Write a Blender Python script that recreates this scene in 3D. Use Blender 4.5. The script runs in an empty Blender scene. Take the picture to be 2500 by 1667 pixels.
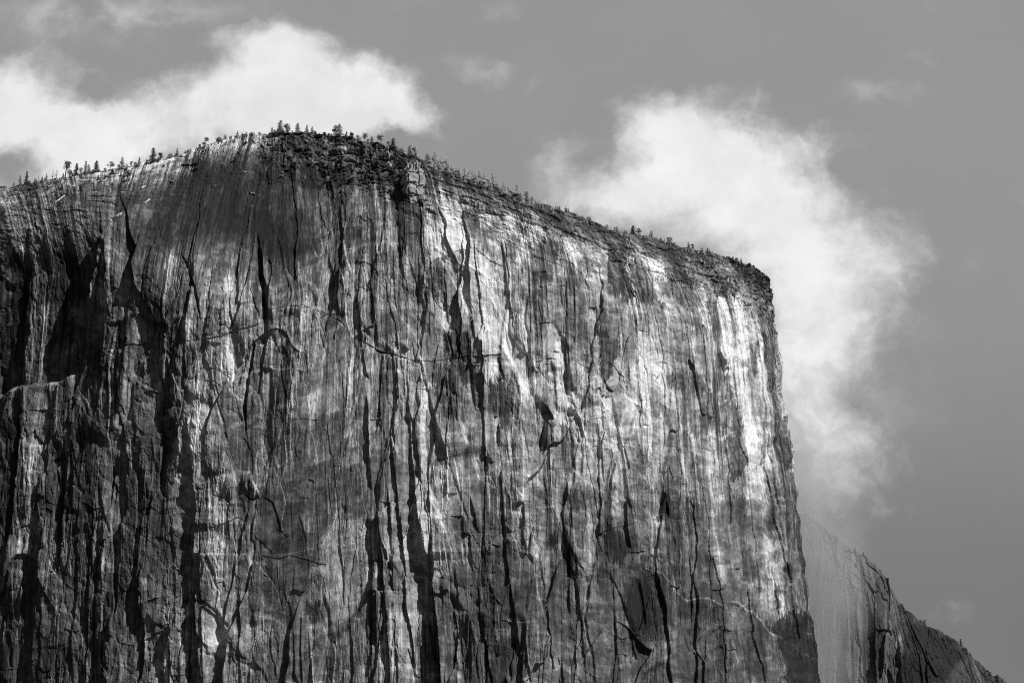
import bpy, math, random
import numpy as np
from mathutils import Matrix, Vector
F32 = np.float32
R = math.radians
scene = bpy.context.scene
COL = scene.collection

# ------------------------------------------------------------------ camera
PITCH = R(17.0)
FPX = 5414.0                       # focal length in photo pixels (2500 wide)
cam_d = bpy.data.cameras.new('camera')
cam_d.sensor_width = 36.0
cam_d.lens = 36.0 * FPX / 2500.0
cam_d.clip_start = 1.0
cam_d.clip_end = 60000.0
cam = bpy.data.objects.new('camera', cam_d)
cam.location = (0, 0, 2.0)
cam.rotation_euler = (math.pi / 2 + PITCH, 0, 0)
COL.objects.link(cam)
scene.camera = cam
cp, sp = math.cos(PITCH), math.sin(PITCH)

def at(u, v, Y):
    """photo position (u, v) at world distance Y -> world point"""
    u = np.asarray(u, float); v = np.asarray(v, float); Y = np.asarray(Y, float)
    a = (833.5 - v) / FPX
    dy = cp - sp * a; dz = sp + cp * a; dx = (u - 1250.0) / FPX
    k = Y / dy
    return np.stack([dx * k, Y + 0 * k, 2.0 + dz * k], -1)

def proj(P):
    x, y, z = P[..., 0], P[..., 1], P[..., 2] - 2.0
    d = np.maximum(y * cp + z * sp, 1.0)
    return 1250.0 + FPX * x / d, 833.5 - FPX * (z * cp - y * sp) / d

# ------------------------------------------------------------------ light
SUN_AZ, SUN_EL = R(53.0), R(46.0)      # azimuth to the right of straight-behind-the-camera
sd = bpy.data.lights.new('sun', 'SUN')
sd.energy = 4.9; sd.angle = R(0.5); sd.color = (1.0, 1.0, 1.0)
sun = bpy.data.objects.new('sun', sd)
to_sun = Vector((math.sin(SUN_AZ) * math.cos(SUN_EL), -math.cos(SUN_AZ) * math.cos(SUN_EL), math.sin(SUN_EL)))
sun.rotation_euler = to_sun.to_track_quat('Z', 'Y').to_euler()
COL.objects.link(sun)

scene.view_settings.view_transform = 'Standard'
scene.view_settings.look = 'None'
scene.view_settings.exposure = 0.0
scene.view_settings.gamma = 1.0
scene.view_settings.use_curve_mapping = False
scene.cycles.use_denoising = False
scene.cycles.max_bounces = 4
scene.cycles.diffuse_bounces = 3
scene.cycles.volume_bounces = 1
scene.cycles.volume_step_rate = 1.0
scene.cycles.use_adaptive_sampling = False
scene.cycles.filter_width = 1.05

# ------------------------------------------------------------------ node helper
class NT:
    def __init__(self, tree):
        self.t = tree; self.n = tree.nodes; self.l = tree.links
    def new(self, kind, **kw):
        nd = self.n.new(kind)
        for k, v in kw.items(): setattr(nd, k, v)
        return nd
    def put(self, sock, v):
        if isinstance(v, bpy.types.NodeSocket): self.l.new(v, sock)
        elif v is not None: sock.default_value = v
    def m(self, op, a, b=None, c=None, clamp=False):
        nd = self.new('ShaderNodeMath', operation=op, use_clamp=clamp)
        self.put(nd.inputs[0], a)
        if b is not None: self.put(nd.inputs[1], b)
        if c is not None: self.put(nd.inputs[2], c)
        return nd.outputs[0]
    def v(self, op, a, b=None, scale=None):
        nd = self.new('ShaderNodeVectorMath', operation=op)
        self.put(nd.inputs[0], a)
        if b is not None: self.put(nd.inputs[1], b)
        if scale is not None: self.put(nd.inputs['Scale'], scale)
        return nd.outputs['Value'] if op in ('LENGTH', 'DOT_PRODUCT', 'DISTANCE') else nd.outputs[0]
    def noise(self, vec, scale, detail=4, rough=0.55, dist=0.0):
        nd = self.new('ShaderNodeTexNoise')
        nd.noise_dimensions = '3D'
        self.put(nd.inputs['Vector'], vec)
        nd.inputs['Scale'].default_value = scale
        nd.inputs['Detail'].default_value = detail
        nd.inputs['Roughness'].default_value = rough
        nd.inputs['Distortion'].default_value = dist
        return nd.outputs['Fac'], nd.outputs['Color']
    def ramp(self, x, a, b, c=0.0, d=1.0, smooth=True):
        nd = self.new('ShaderNodeMapRange')
        if smooth: nd.interpolation_type = 'SMOOTHSTEP'
        self.put(nd.inputs['Value'], x)
        nd.inputs['From Min'].default_value = a; nd.inputs['From Max'].default_value = b
        nd.inputs['To Min'].default_value = c; nd.inputs['To Max'].default_value = d
        return nd.outputs[0]

# ------------------------------------------------------------------ sky (world)
world = bpy.data.worlds.new('World')
scene.world = world
world.use_nodes = True
world.cycles.sampling_method = 'MANUAL'
world.cycles.sample_map_resolution = 1024
wt = NT(world.node_tree)
wt.n.clear()
w_out = wt.new('ShaderNodeOutputWorld')
w_bg = wt.new('ShaderNodeBackground')
w_bg.inputs['Strength'].default_value = 0.10
wt.l.new(w_bg.outputs[0], w_out.inputs[0])
skyt = wt.new('ShaderNodeTexSky', sky_type='NISHITA')
skyt.sun_disc = False
skyt.sun_elevation = SUN_EL
skyt.sun_rotation = math.pi - SUN_AZ
sep = wt.new('ShaderNodeSeparateColor')
wt.l.new(skyt.outputs[0], sep.inputs[0])
# black and white film behind a red filter: the blue sky goes dark
sky_bw = wt.m('ADD', wt.m('MULTIPLY', sep.outputs[0], 0.75), wt.m('MULTIPLY', sep.outputs[1], 0.25))
tc = wt.new('ShaderNodeTexCoord')
sx = wt.new('ShaderNodeSeparateXYZ')
wt.l.new(tc.outputs['Generated'], sx.inputs[0])
yc = wt.m('MAXIMUM', sx.outputs[1], 0.05)
SK = 10.0
cx = wt.m('MULTIPLY', wt.m('DIVIDE', sx.outputs[0], yc), SK)
cz = wt.m('MULTIPLY', wt.m('DIVIDE', sx.outputs[2], yc), SK)
cmb = wt.new('ShaderNodeCombineXYZ')
wt.l.new(cx, cmb.inputs[0]); wt.l.new(cz, cmb.inputs[1])
flat = cmb.outputs[0]
def sky_xy(u, v):
    p = at(u, v, 1000.0)
    return p[0] / 1000.0 * SK, (p[2] - 2) / 1000.0 * SK
PXK = SK / FPX / cp          # sky units per photo pixel, roughly
_, n1 = wt.noise(flat, 1.6, 5, 0.6)
_, n2 = wt.noise(flat, 5.5, 5, 0.62)
w1 = wt.v('SCALE', wt.v('SUBTRACT', n1, (0.5, 0.5, 0.5)), scale=0.42)
w2 = wt.v('SCALE', wt.v('SUBTRACT', n2, (0.5, 0.5, 0.5)), scale=0.16)
warped = wt.v('ADD', wt.v('ADD', flat, w1), w2)
def blobs(lst):
    acc = None
    for (u, v, ru, rv, a) in lst:
        x, y = sky_xy(u, v)
        d = wt.v('MULTIPLY', wt.v('SUBTRACT', warped, (x, y, 0.0)), (1 / (ru * PXK), 1 / (rv * PXK), 0.0))
        g = wt.ramp(wt.v('LENGTH', d), 1.0, 0.0, 0.0, a)
        acc = g if acc is None else wt.m('ADD', acc, g)
    return acc
CLOUDS = [ # photo u, v, radius u, radius v, amount
 (30,300,330,270,1.3),(250,330,330,220,.95),(430,300,290,170,.85),(600,200,260,210,1.2),(680,120,170,140,1.0),(760,230,260,210,1.2),
 (900,240,230,180,1.1),(1000,270,150,90,.7),(720,350,350,160,1.1),(1030,300,170,110,.7),(880,150,120,80,.4),(500,90,130,80,.45),(200,430,330,120,.9),(860,330,200,90,.5),(-150,250,300,300,1.2),
 (1540,450,260,180,1.1),(1700,360,240,210,1.2),(1620,300,190,130,.8),(1850,430,260,240,1.2),(1960,560,260,250,1.15),(1700,540,420,160,1.0),
 (2040,740,230,260,1.0),(1980,950,270,270,.7),(1980,1100,240,230,.4),(1380,390,110,120,.4),(1500,260,120,70,.3),(1870,235,90,60,.35),
 (2010,330,110,90,.5),(2160,600,160,200,.45),(2180,830,160,180,.35),(1400,500,220,90,.55),(1900,780,260,300,.8),(1750,240,140,90,.35),(2080,1120,240,220,.32)]
WISPS = [(1190,165,120,70,.28),(2150,220,150,60,.22),(260,40,560,110,.36),(1180,20,160,40,.18),(2080,900,330,260,.20)]
HOLES = [(225,240,130,70,.75),(40,410,130,80,1.1),(950,350,130,60,.5),(1000,340,120,60,.55),(330,110,260,90,.5),(470,150,120,50,.4),(1450,400,120,55,.35),(1830,520,90,60,.0),(960,150,60,60,.25)]
dens = wt.m('SUBTRACT', blobs(CLOUDS), blobs(HOLES))
fb, _ = wt.noise(wt.v('ADD', flat, w1), 3.6, 9, 0.62)
fb2, _ = wt.noise(flat, 1.1, 4, 0.55)
edge = wt.m('MULTIPLY', wt.m('SUBTRACT', fb, 0.5), 1.7)
dn = wt.m('ADD', dens, edge)
cov = wt.ramp(dn, 0.10, 1.65, 0.0, 1.0)
cov = wt.m('MAXIMUM', cov, wt.m('MULTIPLY', blobs(WISPS), wt.ramp(fb, 0.35, 0.7, 0.0, 1.2)))
front = wt.ramp(sx.outputs[1], 0.25, 0.5)
cov = wt.m('MULTIPLY', wt.m('MINIMUM', cov, 1.0), front)
# cloud brightness: thick tops white, thin parts grey
cl_val = wt.m('ADD', wt.m('ADD', 8.3, wt.m('MULTIPLY', wt.m('SUBTRACT', fb2, 0.5), 4.0)), wt.m('MULTIPLY', wt.m('SUBTRACT', fb, 0.5), 3.0))
# the far haze layer low in the front sky, greyer toward the lower right
haze_l = wt.ramp(cz, SK * 0.16, SK * 0.34, 0.62, 1.0)
SKYBASE = 2.95
# directional falloff: dark filtered zenith and rear sky, mid grey in front
gr = wt.ramp(sx.outputs[1], -0.1, 0.85, 0.07, 1.0)
var = wt.m('ADD', 1.0, wt.m('MULTIPLY', wt.m('SUBTRACT', fb2, 0.5), 0.18))
skyg = wt.m('MULTIPLY', wt.m('MULTIPLY', wt.m('MULTIPLY', haze_l, gr), var), 1.0)
base = wt.m('ADD', wt.m('MULTIPLY', skyg, SKYBASE), wt.m('MULTIPLY', sky_bw, 0.05))
mix = wt.m('ADD', wt.m('MULTIPLY', base, wt.m('SUBTRACT', 1.0, cov)), wt.m('MULTIPLY', cl_val, cov))
comb = wt.new('ShaderNodeCombineColor')
for k in range(3): wt.l.new(mix, comb.inputs[k])
wt.l.new(comb.outputs[0], w_bg.inputs['Color'])

# ------------------------------------------------------------------ numpy noise
_rs = np.random.RandomState(7)
_ang = _rs.rand(16, 256, 256).astype(F32) * 2 * np.pi
_GX, _GY = np.cos(_ang), np.sin(_ang)
_U = _rs.rand(16, 256, 256).astype(F32)

def gn(x, y, seed=0):
    """gradient noise, about -1..1"""
    x = np.asarray(x, F32) + 37.3 * seed; y = np.asarray(y, F32) + 11.7 * seed
    xf = np.floor(x); yf = np.floor(y)
    fx = x - xf; fy = y - yf
    xi = xf.astype(np.int32) & 255; yi = yf.astype(np.int32) & 255
    x1 = (xi + 1) & 255; y1 = (yi + 1) & 255
    GX, GY = _GX[seed % 16], _GY[seed % 16]
    u = fx * fx * fx * (fx * (fx * 6 - 15) + 10); w = fy * fy * fy * (fy * (fy * 6 - 15) + 10)
    a = GX[xi, yi] * fx + GY[xi, yi] * fy
    b = GX[x1, yi] * (fx - 1) + GY[x1, yi] * fy
    c = GX[xi, y1] * fx + GY[xi, y1] * (fy - 1)
    d = GX[x1, y1] * (fx - 1) + GY[x1, y1] * (fy - 1)
    return (a + (b - a) * u + (c - a) * w + (a - b - c + d) * u * w) * 1.5

def fbm(x, y, seed, octv=4, gain=0.5):
    s = 0; a = 1.0; f = 1.0
    for o in range(octv):
        s = s + a * gn(x * f, y * f, seed + o)
        a *= gain; f *= 2.03
    return s

def plates(hx, ty, w, h, seed, warp=0.35, fine_wig=.10):
    """stretched cells: returns 4 cell randoms, offsets to the cell centre (m) and border distance (m)"""
    x = hx / w + warp * gn(hx / (w * 1.3), ty / (h * 0.7), seed + 3) + fine_wig * gn(hx / (w * .3), ty / (h * .12), seed + 5)
    y = ty / h + warp * gn(hx / (w * 1.1), ty / (h * 0.9), seed + 4)
    xi = np.floor(x).astype(np.int32); yi = np.floor(y).astype(np.int32)
    s = seed % 16
    J1, J2 = _U[s], _U[(s + 1) % 16]
    f1 = np.full(x.shape, 9, F32); f2 = np.full(x.shape, 9, F32)
    bid = np.zeros(x.shape, np.int32); bdx = np.zeros(x.shape, F32); bdy = np.zeros(x.shape, F32)
    for a in (-1, 0, 1):
        for b in (-1, 0, 1):
            ci = (xi + a) & 255; cj = (yi + b) & 255
            dx = (xi + a + 0.1 + 0.8 * J1[ci, cj] - x).astype(F32)
            dy = (yi + b + 0.1 + 0.8 * J2[ci, cj] - y).astype(F32)
            d = (np.abs(dx) ** 2.6 + np.abs(dy) ** 2.6) ** (1 / 2.6)
            near = d < f1
            f2 = np.where(near, f1, np.minimum(f2, d))
            f1 = np.where(near, d, f1)
            bid = np.where(near, ci * 256 + cj, bid)
            bdx = np.where(near, -dx, bdx); bdy = np.where(near, -dy, bdy)
    t = [_U[(s + k) % 16].ravel()[bid] * 2 - 1 for k in (2, 3, 4, 5)]
    return t[0], t[1], t[2], t[3], bdx * w, bdy * h, (f2 - f1) * w

def sstep(a, b, x):
    t = np.clip((x - a) / (b - a), 0, 1)
    return t * t * (3 - 2 * t)

def herm(xk, yk, x):
    xk = np.asarray(xk, float); yk = np.asarray(yk, float)
    m = np.gradient(yk, xk, axis=0)
    i = np.clip(np.searchsorted(xk, x, 'right') - 1, 0, len(xk) - 2)
    h = (xk[i + 1] - xk[i]); t = (x - xk[i]) / h
    if yk.ndim == 2: h = h[:, None]; t = t[:, None]
    return ((2*t**3 - 3*t**2 + 1) * yk[i] + (t**3 - 2*t**2 + t) * h * m[i] +
            (-2*t**3 + 3*t**2) * yk[i + 1] + (t**3 - t**2) * h * m[i + 1])

# ------------------------------------------------------------------ materials
def rock_material(name, spec=0.15):
    m = bpy.data.materials.new(name); m.use_nodes = True
    t = NT(m.node_tree); bs = t.n['Principled BSDF']
    at_ = t.new('ShaderNodeAttribute', attribute_name='tone')
    co = t.new('ShaderNodeTexCoord')
    st = t.v('MULTIPLY', co.outputs['Object'], (1.0, 1.0, 0.38))
    a, _ = t.noise(st, 0.55, 6, 0.65)
    b, _ = t.noise(co.outputs['Object'], 0.22, 7, 0.7)
    f = t.m('MULTIPLY', t.ramp(a, 0.25, 0.75, 0.82, 1.18, False), t.ramp(b, 0.3, 0.7, 0.76, 1.24, False))
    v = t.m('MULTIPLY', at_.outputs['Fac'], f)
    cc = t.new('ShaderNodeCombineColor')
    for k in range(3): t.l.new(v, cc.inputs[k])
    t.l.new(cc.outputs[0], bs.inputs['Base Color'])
    bs.inputs['Roughness'].default_value = 0.85
    bs.inputs['Specular IOR Level'].default_value = spec
    bp = t.new('ShaderNodeBump'); bp.inputs['Strength'].default_value = 0.55; bp.inputs['Distance'].default_value = 0.8
    t.l.new(b, bp.inputs['Height']); t.l.new(bp.outputs[0], bs.inputs['Normal'])
    return m

def plain(name, c, var=0.25, scale=1.0, rough=0.9):
    m = bpy.data.materials.new(name); m.use_nodes = True
    t = NT(m.node_tree); bs = t.n['Principled BSDF']
    co = t.new('ShaderNodeTexCoord')
    a, _ = t.noise(co.outputs['Object'], scale, 4, 0.6)
    v = t.ramp(a, 0.3, 0.7, c * (1 - var), c * (1 + var), False)
    cc = t.new('ShaderNodeCombineColor')
    for k in range(3): t.l.new(v, cc.inputs[k])
    t.l.new(cc.outputs[0], bs.inputs['Base Color'])
    bs.inputs['Roughness'].default_value = rough
    bs.inputs['Specular IOR Level'].default_value = 0.1
    return m
M_ROCK = rock_material('weathered_granite')

def tag(o, label=None, cat=None, group=None, kind=None):
    if label: o['label'] = label
    if cat: o['category'] = cat
    if group: o['group'] = group
    if kind: o['kind'] = kind
    return o

def grid_mesh(name, P, tone, mat):
    nj, ni = P.shape[:2]
    me = bpy.data.meshes.new(name)
    me.vertices.add(nj * ni)
    me.vertices.foreach_set('co', P.astype(F32).reshape(-1))
    idx = np.arange(nj * ni, dtype=np.int32).reshape(nj, ni)
    q = np.stack([idx[:-1, :-1], idx[:-1, 1:], idx[1:, 1:], idx[1:, :-1]], -1).reshape(-1)
    nf = (nj - 1) * (ni - 1)
    me.loops.add(nf * 4); me.loops.foreach_set('vertex_index', q)
    me.polygons.add(nf)
    me.polygons.foreach_set('loop_start', np.arange(nf, dtype=np.int32) * 4)
    me.update(calc_edges=True)
    me.shade_flat()
    at_ = me.attributes.new('tone', 'FLOAT', 'POINT')
    at_.data.foreach_set('value', tone.astype(F32).reshape(-1))
    me.materials.append(mat)
    o = bpy.data.objects.new(name, me); COL.objects.link(o)
    return o

# ------------------------------------------------------------------ column-built mountains
class Massif:
    """a rock wall swept through key columns: foot -> face -> rim -> crest -> plateau behind"""
    def __init__(s, keys, fine, cell, rows, u_lo, u_hi, back):
        k = np.array(keys, float)
        B = at(k[:, 0], k[:, 8], k[:, 1]); Rm = at(k[:, 2], k[:, 3], k[:, 4]); C = at(k[:, 5], k[:, 6], k[:, 7])
        p = np.concatenate([[0], np.cumsum(np.linalg.norm(np.diff(B[:, :2], axis=0), axis=1))])
        # columns: fine where seen, coarse elsewhere
        lo = np.interp(u_lo, k[:fine, 0], p[:fine]); hi = p[u_hi]
        xs = np.concatenate([np.arange(0, lo, cell * 5), np.arange(lo, hi, cell), np.arange(hi, p[-1], cell * 6)])
        s.hx = xs
        b, r, c = herm(p, B, xs), herm(p, Rm, xs), herm(p, C, xs)
        slope = (b - r) / np.maximum((r - b)[:, 2:3], 1)
        g = b + slope * (b[:, 2:3] + 15.0)
        p0 = r + (b - r) * 0.14
        n0, n1, n2, n3 = rows
        t0 = np.linspace(0, 1, n0, endpoint=False)[:, None, None]
        t1 = np.linspace(0, 1, n1, endpoint=False)[:, None, None]
        t2 = np.linspace(0, 1, n2)[:, None, None]
        t3 = (np.linspace(0, 1, n3 + 1)[1:] ** 2)[:, None, None]
        q1, q2 = r, r + (c - r) * 0.5
        top = ((1-t2)**3) * p0 + 3*((1-t2)**2)*t2*q1 + 3*(1-t2)*t2**2*q2 + t2**3*c
        bk = c + t3 * np.stack([0 * xs, 0 * xs + back, 0 * xs + back * 0.03], -1)
        s.P = np.concatenate([g + (b - g) * t0, b + (p0 - b) * t1, top, bk], 0)
        s.rows = rows
        s.jc = n0 + n1 + n2 - 1
        # running height coordinate
        L0 = np.linalg.norm(b - g, axis=1).mean(); L1 = np.linalg.norm(p0 - b, axis=1).mean()
        L2 = np.linalg.norm(np.diff(top, axis=0), axis=2).sum(0).mean()
        s.ty = np.concatenate([t0[:, 0, 0] * L0, L0 + t1[:, 0, 0] * L1, L0 + L1 + t2[:, 0, 0] * L2, L0 + L1 + L2 + t3[:, 0, 0] * back])
        s.HX = np.broadcast_to(s.hx[None, :].astype(F32), s.P.shape[:2])
        s.TY = np.broadcast_to(s.ty[:, None].astype(F32), s.P.shape[:2])
        s.U, s.V = [a.astype(F32) for a in proj(s.P)]
        du = np.gradient(s.P, axis=1); dv = np.gradient(s.P, axis=0)
        n = np.cross(du, dv); n /= np.maximum(np.linalg.norm(n, axis=2, keepdims=True), 1e-6)
        s.N = n
        vd = -s.P / np.linalg.norm(s.P, axis=2, keepdims=True)
        s.NF = np.clip(2.2 * (n * vd).sum(2) - .9, 0, 1).astype(F32)
        s.D = np.zeros(s.P.shape[:2], F32)
        s.T = np.ones(s.P.shape[:2], F32)
        s.vmin, s.vmax = s.V.min(1), s.V.max(1)
        s.imax = len(xs)
        s.fade = np.ones(s.P.shape[0]); s.fade[s.jc + 1:] = np.exp(-np.arange(len(s.fade) - s.jc - 1) / 4.0)
    def rowsel(s, v0, v1):
        j = np.where((s.vmax[:s.jc + 1] >= v0) & (s.vmin[:s.jc + 1] <= v1))[0]
        return slice(j.min(), j.max() + 1) if len(j) else None
    def colsel(s, sl, u0, u1):
        m = s.U[sl][::max(1, (sl.stop - sl.start) // 12)]
        i = np.where((m.max(0) >= u0) & (m.min(0) <= u1))[0]
        return slice(max(i.min() - 3, 0), i.max() + 4) if len(i) else None
    # --- near-vertical features: pts = [(u, v, width)], px = metres per photo pixel
    def vert(s, pts, f, wig=1.0, taper=18.0, tone=None):
        pts = np.array(sorted(pts, key=lambda q: q[1]), float)
        if pts[-1, 1] > 1640: pts = np.vstack([pts, [pts[-1, 0] + 4, 1775, pts[-1, 2]]])
        v0, v1 = pts[0, 1], pts[-1, 1]
        sl = s.rowsel(v0, v1)
        if sl is None: return
        cs = s.colsel(sl, pts[:, 0].min() - pts[:, 2].max() * 9 - 60, pts[:, 0].max() + pts[:, 2].max() * 16 + 90)
        if cs is None: return
        U, V = s.U[sl, cs], s.V[sl, cs]
        ue = np.interp(V, pts[:, 1], pts[:, 0]).astype(F32)
        w = np.interp(V, pts[:, 1], pts[:, 2]).astype(F32)
        ue = ue + wig * (1.4 * gn(V / 42, V * 0 + pts[0, 0] * .13, 2) + 0.7 * gn(V / 9, V * 0 + pts[0, 0] * .17, 5))
        k = (np.clip((V - v0) / taper, 0, 1) * np.clip((v1 - V) / taper, 0, 1)).astype(F32)
        k[(V < v0) | (V > v1)] = 0
        d, t = f(U - ue, w, k)
        if d is not None: s.D[sl, cs] += d * s.NF[sl, cs]
        if t is not None: s.T[sl, cs] *= t
    def horiz(s, pts, f, wig=1.0, taper=12.0, pad=160):
        pts = np.array(sorted(pts, key=lambda q: q[0]), float)
        u0, u1 = pts[0, 0], pts[-1, 0]
        sl = s.rowsel(pts[:, 1].min() - pad, pts[:, 1].max() + pad)
        if sl is None: return
        cs = s.colsel(sl, u0, u1)
        if cs is None: return
        U, V = s.U[sl, cs], s.V[sl, cs]
        ve = np.interp(U, pts[:, 0], pts[:, 1]).astype(F32)
        w = np.interp(U, pts[:, 0], pts[:, 2]).astype(F32)
        ve = ve + wig * (1.8 * gn(U / 22, U * 0 + pts[0, 1] * .13, 3) + 0.9 * gn(U / 7, U * 0 + pts[0, 1] * .11, 6))
        tl, tr_ = taper if isinstance(taper, tuple) else (taper, taper)
        k = (np.clip((U - u0) / tl, 0, 1) * np.clip((u1 - U) / tr_, 0, 1)).astype(F32)
        k[(U < u0) | (U > u1)] = 0
        d, t = f(V - ve, w, k)
        if d is not None: s.D[sl, cs] += d * s.NF[sl, cs]
        if t is not None: s.T[sl, cs] *= t
    def blob(s, u, v, ru, rv, mult, hard=0.5, rough=0.45, seed=1):
        sl = s.rowsel(v - rv * 1.8, v + rv * 1.8)
        if sl is None: return
        cs = s.colsel(sl, u - ru * 1.9, u + ru * 1.9)
        if cs is None: return
        U, V = s.U[sl, cs], s.V[sl, cs]
        d = np.sqrt(((U - u) / ru) ** 2 + ((V - v) / rv) ** 2)
        d = d + rough * (gn(U / (ru * .5 + 6), V / (rv * .5 + 6), seed) + .5 * gn(U / 9, V / 22, seed + 1))
        k = 1 - sstep(1 - hard, 1 + hard * .6, d)
        s.T[sl, cs] *= (1 + (mult - 1) * k)
    def build(s, name):
        Q = s.P + s.N * (s.D * s.fade[:, None])[..., None]
        s.Q = Q
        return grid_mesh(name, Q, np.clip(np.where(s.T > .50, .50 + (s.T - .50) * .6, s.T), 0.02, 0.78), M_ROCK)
    def ground_at(s, u, v):
        """nearest lattice point to a photo position (for standing things on the rock)"""
        j = slice(s.rows[0], s.jc + 1)
        d = (s.U[j] - u) ** 2 + (s.V[j] - v) ** 2
        k = np.unravel_index(np.argmin(d), d.shape)
        return (k[0] + s.rows[0], k[1])

PX = 0.43
def f_edge(ramp=5.0, amp=1.0, rec=0.35):
    """rock right of the line stands forward and faces right; its left side is in shade"""
    def f(dx, w, k):
        A = w * PX / 1.3 * amp * k * np.clip(w / 7, .62, 1)
        Lr = (w * ramp + 26)
        g = sstep(-1.2, 1.2, dx)
        right = g * (1 - rec) * np.exp(-np.maximum(dx, 0) / Lr)
        left = -(1 - g) * rec * (1 - sstep(.8, 2.2, -dx / (w + 1)))
        return (A * (right + left)).astype(F32), None
    return f
def f_ledge_right(ramp=4.0, amp=1.0):
    """rock left of the line stands forward; a sunlit side wall faces right"""
    def f(dx, w, k):
        A = w * PX * amp * k
        return (A * (1 - sstep(-1.2, 1.2, dx)) * np.exp(np.minimum(dx, 0) / (w * ramp + 20))).astype(F32), None
    return f
def f_slot(depth=1.0):
    def f(dx, w, k):
        h = w * 0.5 * np.clip(k * 1.5, 0.05, 1)
        g = 1 - sstep(0.75, 1.15, np.abs(dx) / np.maximum(h, .4))
        return (-(w * PX * depth + 0.45) * g * np.minimum(k * 3, 1)).astype(F32), None
    return f
def f_roof(amp=1.0, up=5.0):
    """overhang: rock above the line stands forward"""
    def f(dy, w, k):
        A = w * PX / 1.1 * amp * k
        return (A * (1 - sstep(-.9, .9, dy)) * np.exp(np.minimum(dy, 0) / (w * up + 18))).astype(F32), None
    return f
def f_shelf(amp=1.0, down=5.0):
    """ledge: rock below the line stands forward and catches light on its top"""
    def f(dy, w, k):
        A = w * PX * amp * k
        return (A * np.where(dy > 0, np.exp(-np.maximum(dy, 0) / (w * down + 18)), 0)).astype(F32), None
    return f
def f_paint(mult):
    def f(dx, w, k):
        g = 1 - sstep(0.5, 1.0, np.abs(dx) / np.maximum(w * .5, .5))
        return None, (1 + (mult - 1) * g * np.minimum(1, k * 1.5)).astype(F32)
    return f

def Z(ox, oy, pts, w=None):
    """points read in an enlarged detail (3.76 x) whose corner is at (ox, oy) of the photograph"""
    out = []
    for q in pts:
        ww = q[2] if len(q) > 2 else w
        out.append((ox + q[0] / 3.76, oy + q[1] / 3.76, ww / 3.76))
    return out

# ------------------------------------------------------------------ the great cliff
# foot u, Y | rim u, v, Y | crest u, v, Y | v of the foot key
K = [
 (-900,2560, -860,600,2600, -850,540,2760,1667),
 (-300,2440, -250,560,2480, -250,500,2640,1667),
 (-20,2365, 60,528,2405, 20,459,2535,1667),
 (160,2325, 210,530,2365, 200,424,2495,1667),
 (270,2300, 310,570,2330, 375,394,2475,1667),
 (350,2285, 400,610,2310, 480,360,2470,1667),
 (450,2268, 475,640,2288, 565,336,2468,1667),
 (560,2248, 575,650,2263, 640,325,2463,1667),
 (660,2232, 690,630,2247, 690,321,2437,1667),
 (760,2219, 790,590,2239, 755,324,2414,1667),
 (860,2207, 870,510,2232, 850,334,2377,1667),
 (960,2197, 955,480,2227, 935,357,2337,1667),
 (1075,2185, 1045,482,2220, 1010,382,2315,1667),
 (1200,2178, 1175,520,2215, 1125,425,2310,1667),
 (1330,2172, 1305,560,2212, 1235,467,2305,1667),
 (1450,2175, 1420,610,2215, 1330,502,2310,1667),
 (1580,2190, 1540,660,2230, 1430,536,2320,1667),
 (1715,2218, 1655,700,2258, 1540,568,2345,1667),
 (1825,2255, 1735,712,2292, 1650,597,2370,1667),
 (1905,2300, 1800,718,2335, 1742,620,2400,1667),
 (1960,2355, 1850,725,2385, 1812,640,2440,1667),
 (1992,2430, 1880,735,2450, 1858,664,2490,1667),
 (1990,2540, 1884,745,2560, 1874,690,2580,1667),
 (1930,2800, 1840,760,2800, 1830,720,2840,1667),
 (1850,3200, 1770,800,3200, 1760,760,3250,1667)]
CELL = 0.60
ec = Massif(K, 22, CELL, (14, 830, 330, 26), -40, 22, 700.0)
HX, TY, U, V, jc = ec.HX, ec.TY, ec.U, ec.V, ec.jc
VC = V[jc:jc + 1]                     # crest height of each column, photo px
below = V - VC                        # how far below the crest
FACE = sstep(60, 190, below)          # 1 on the wall, 0 on the slabs above the rim
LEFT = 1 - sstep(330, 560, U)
SMOOTH = np.clip(np.exp(-(((U - 800) / 110) ** 2 + ((V - 1080) / 330) ** 2)) + 0.7 * np.exp(-(((U - 720) / 130) ** 2 + ((V - 1400) / 200) ** 2)), 0, 1)
DOME = np.exp(-(((U - 620) / 150) ** 4 + ((V - 500) / 130) ** 4))
ROUGH = 1 - 0.75 * SMOOTH

T = ec.T; D = ec.D
T *= 0.36
def add_plates(w, h, A, sl, seed, tone, crack=0.0, cw=0.25, mask=1.0, sy=0.03, skew=0.0, gate=None, fine_wig=.10):
    global D, T
    a, b, c, d, dx, dy, e = plates(HX - skew * TY, TY + skew * .5 * HX, w, h, seed, .35 if fine_wig > .05 else .2, fine_wig)
    if gate is not None:                      # only some of the cells differ from their neighbours
        on = (d > gate); a = a * on; b = b * on; c = c * on; mask = mask * 1.0; e = np.where(on, e, 9)
    # most slabs lean a little to one side, so that some catch the sun and some do not
    if skew: mask = mask * sstep(0.2, w * .12, e)      # facets that run out smoothly at their rims
    D += (A * a + sl * b * dx + sy * c * dy) * mask
    T *= 1 + tone * d
    if crack: D -= crack * np.exp(-(e / cw) ** 2) * mask
    return e
CALM = sstep(-.15, .35, gn(HX / 48, TY / 130, 15) + .35 * gn(HX / 20, TY / 60, 14))
fm = (0.30 + 0.70 * FACE) * ROUGH
act = (1 - .75 * CALM) * ROUGH
add_plates(80, 380, 2.4, 0.11, 0, 0.20, mask=fm, sy=.004)
add_plates(33, 230, 1.7, 0.17, 3, 0.24, 0.5, .5, mask=fm, sy=.006)
add_plates(15, 120, 0.9, 0.15, 6, 0.20, 0.25, .35, mask=fm * (0.25 + act), sy=.008)
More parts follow.
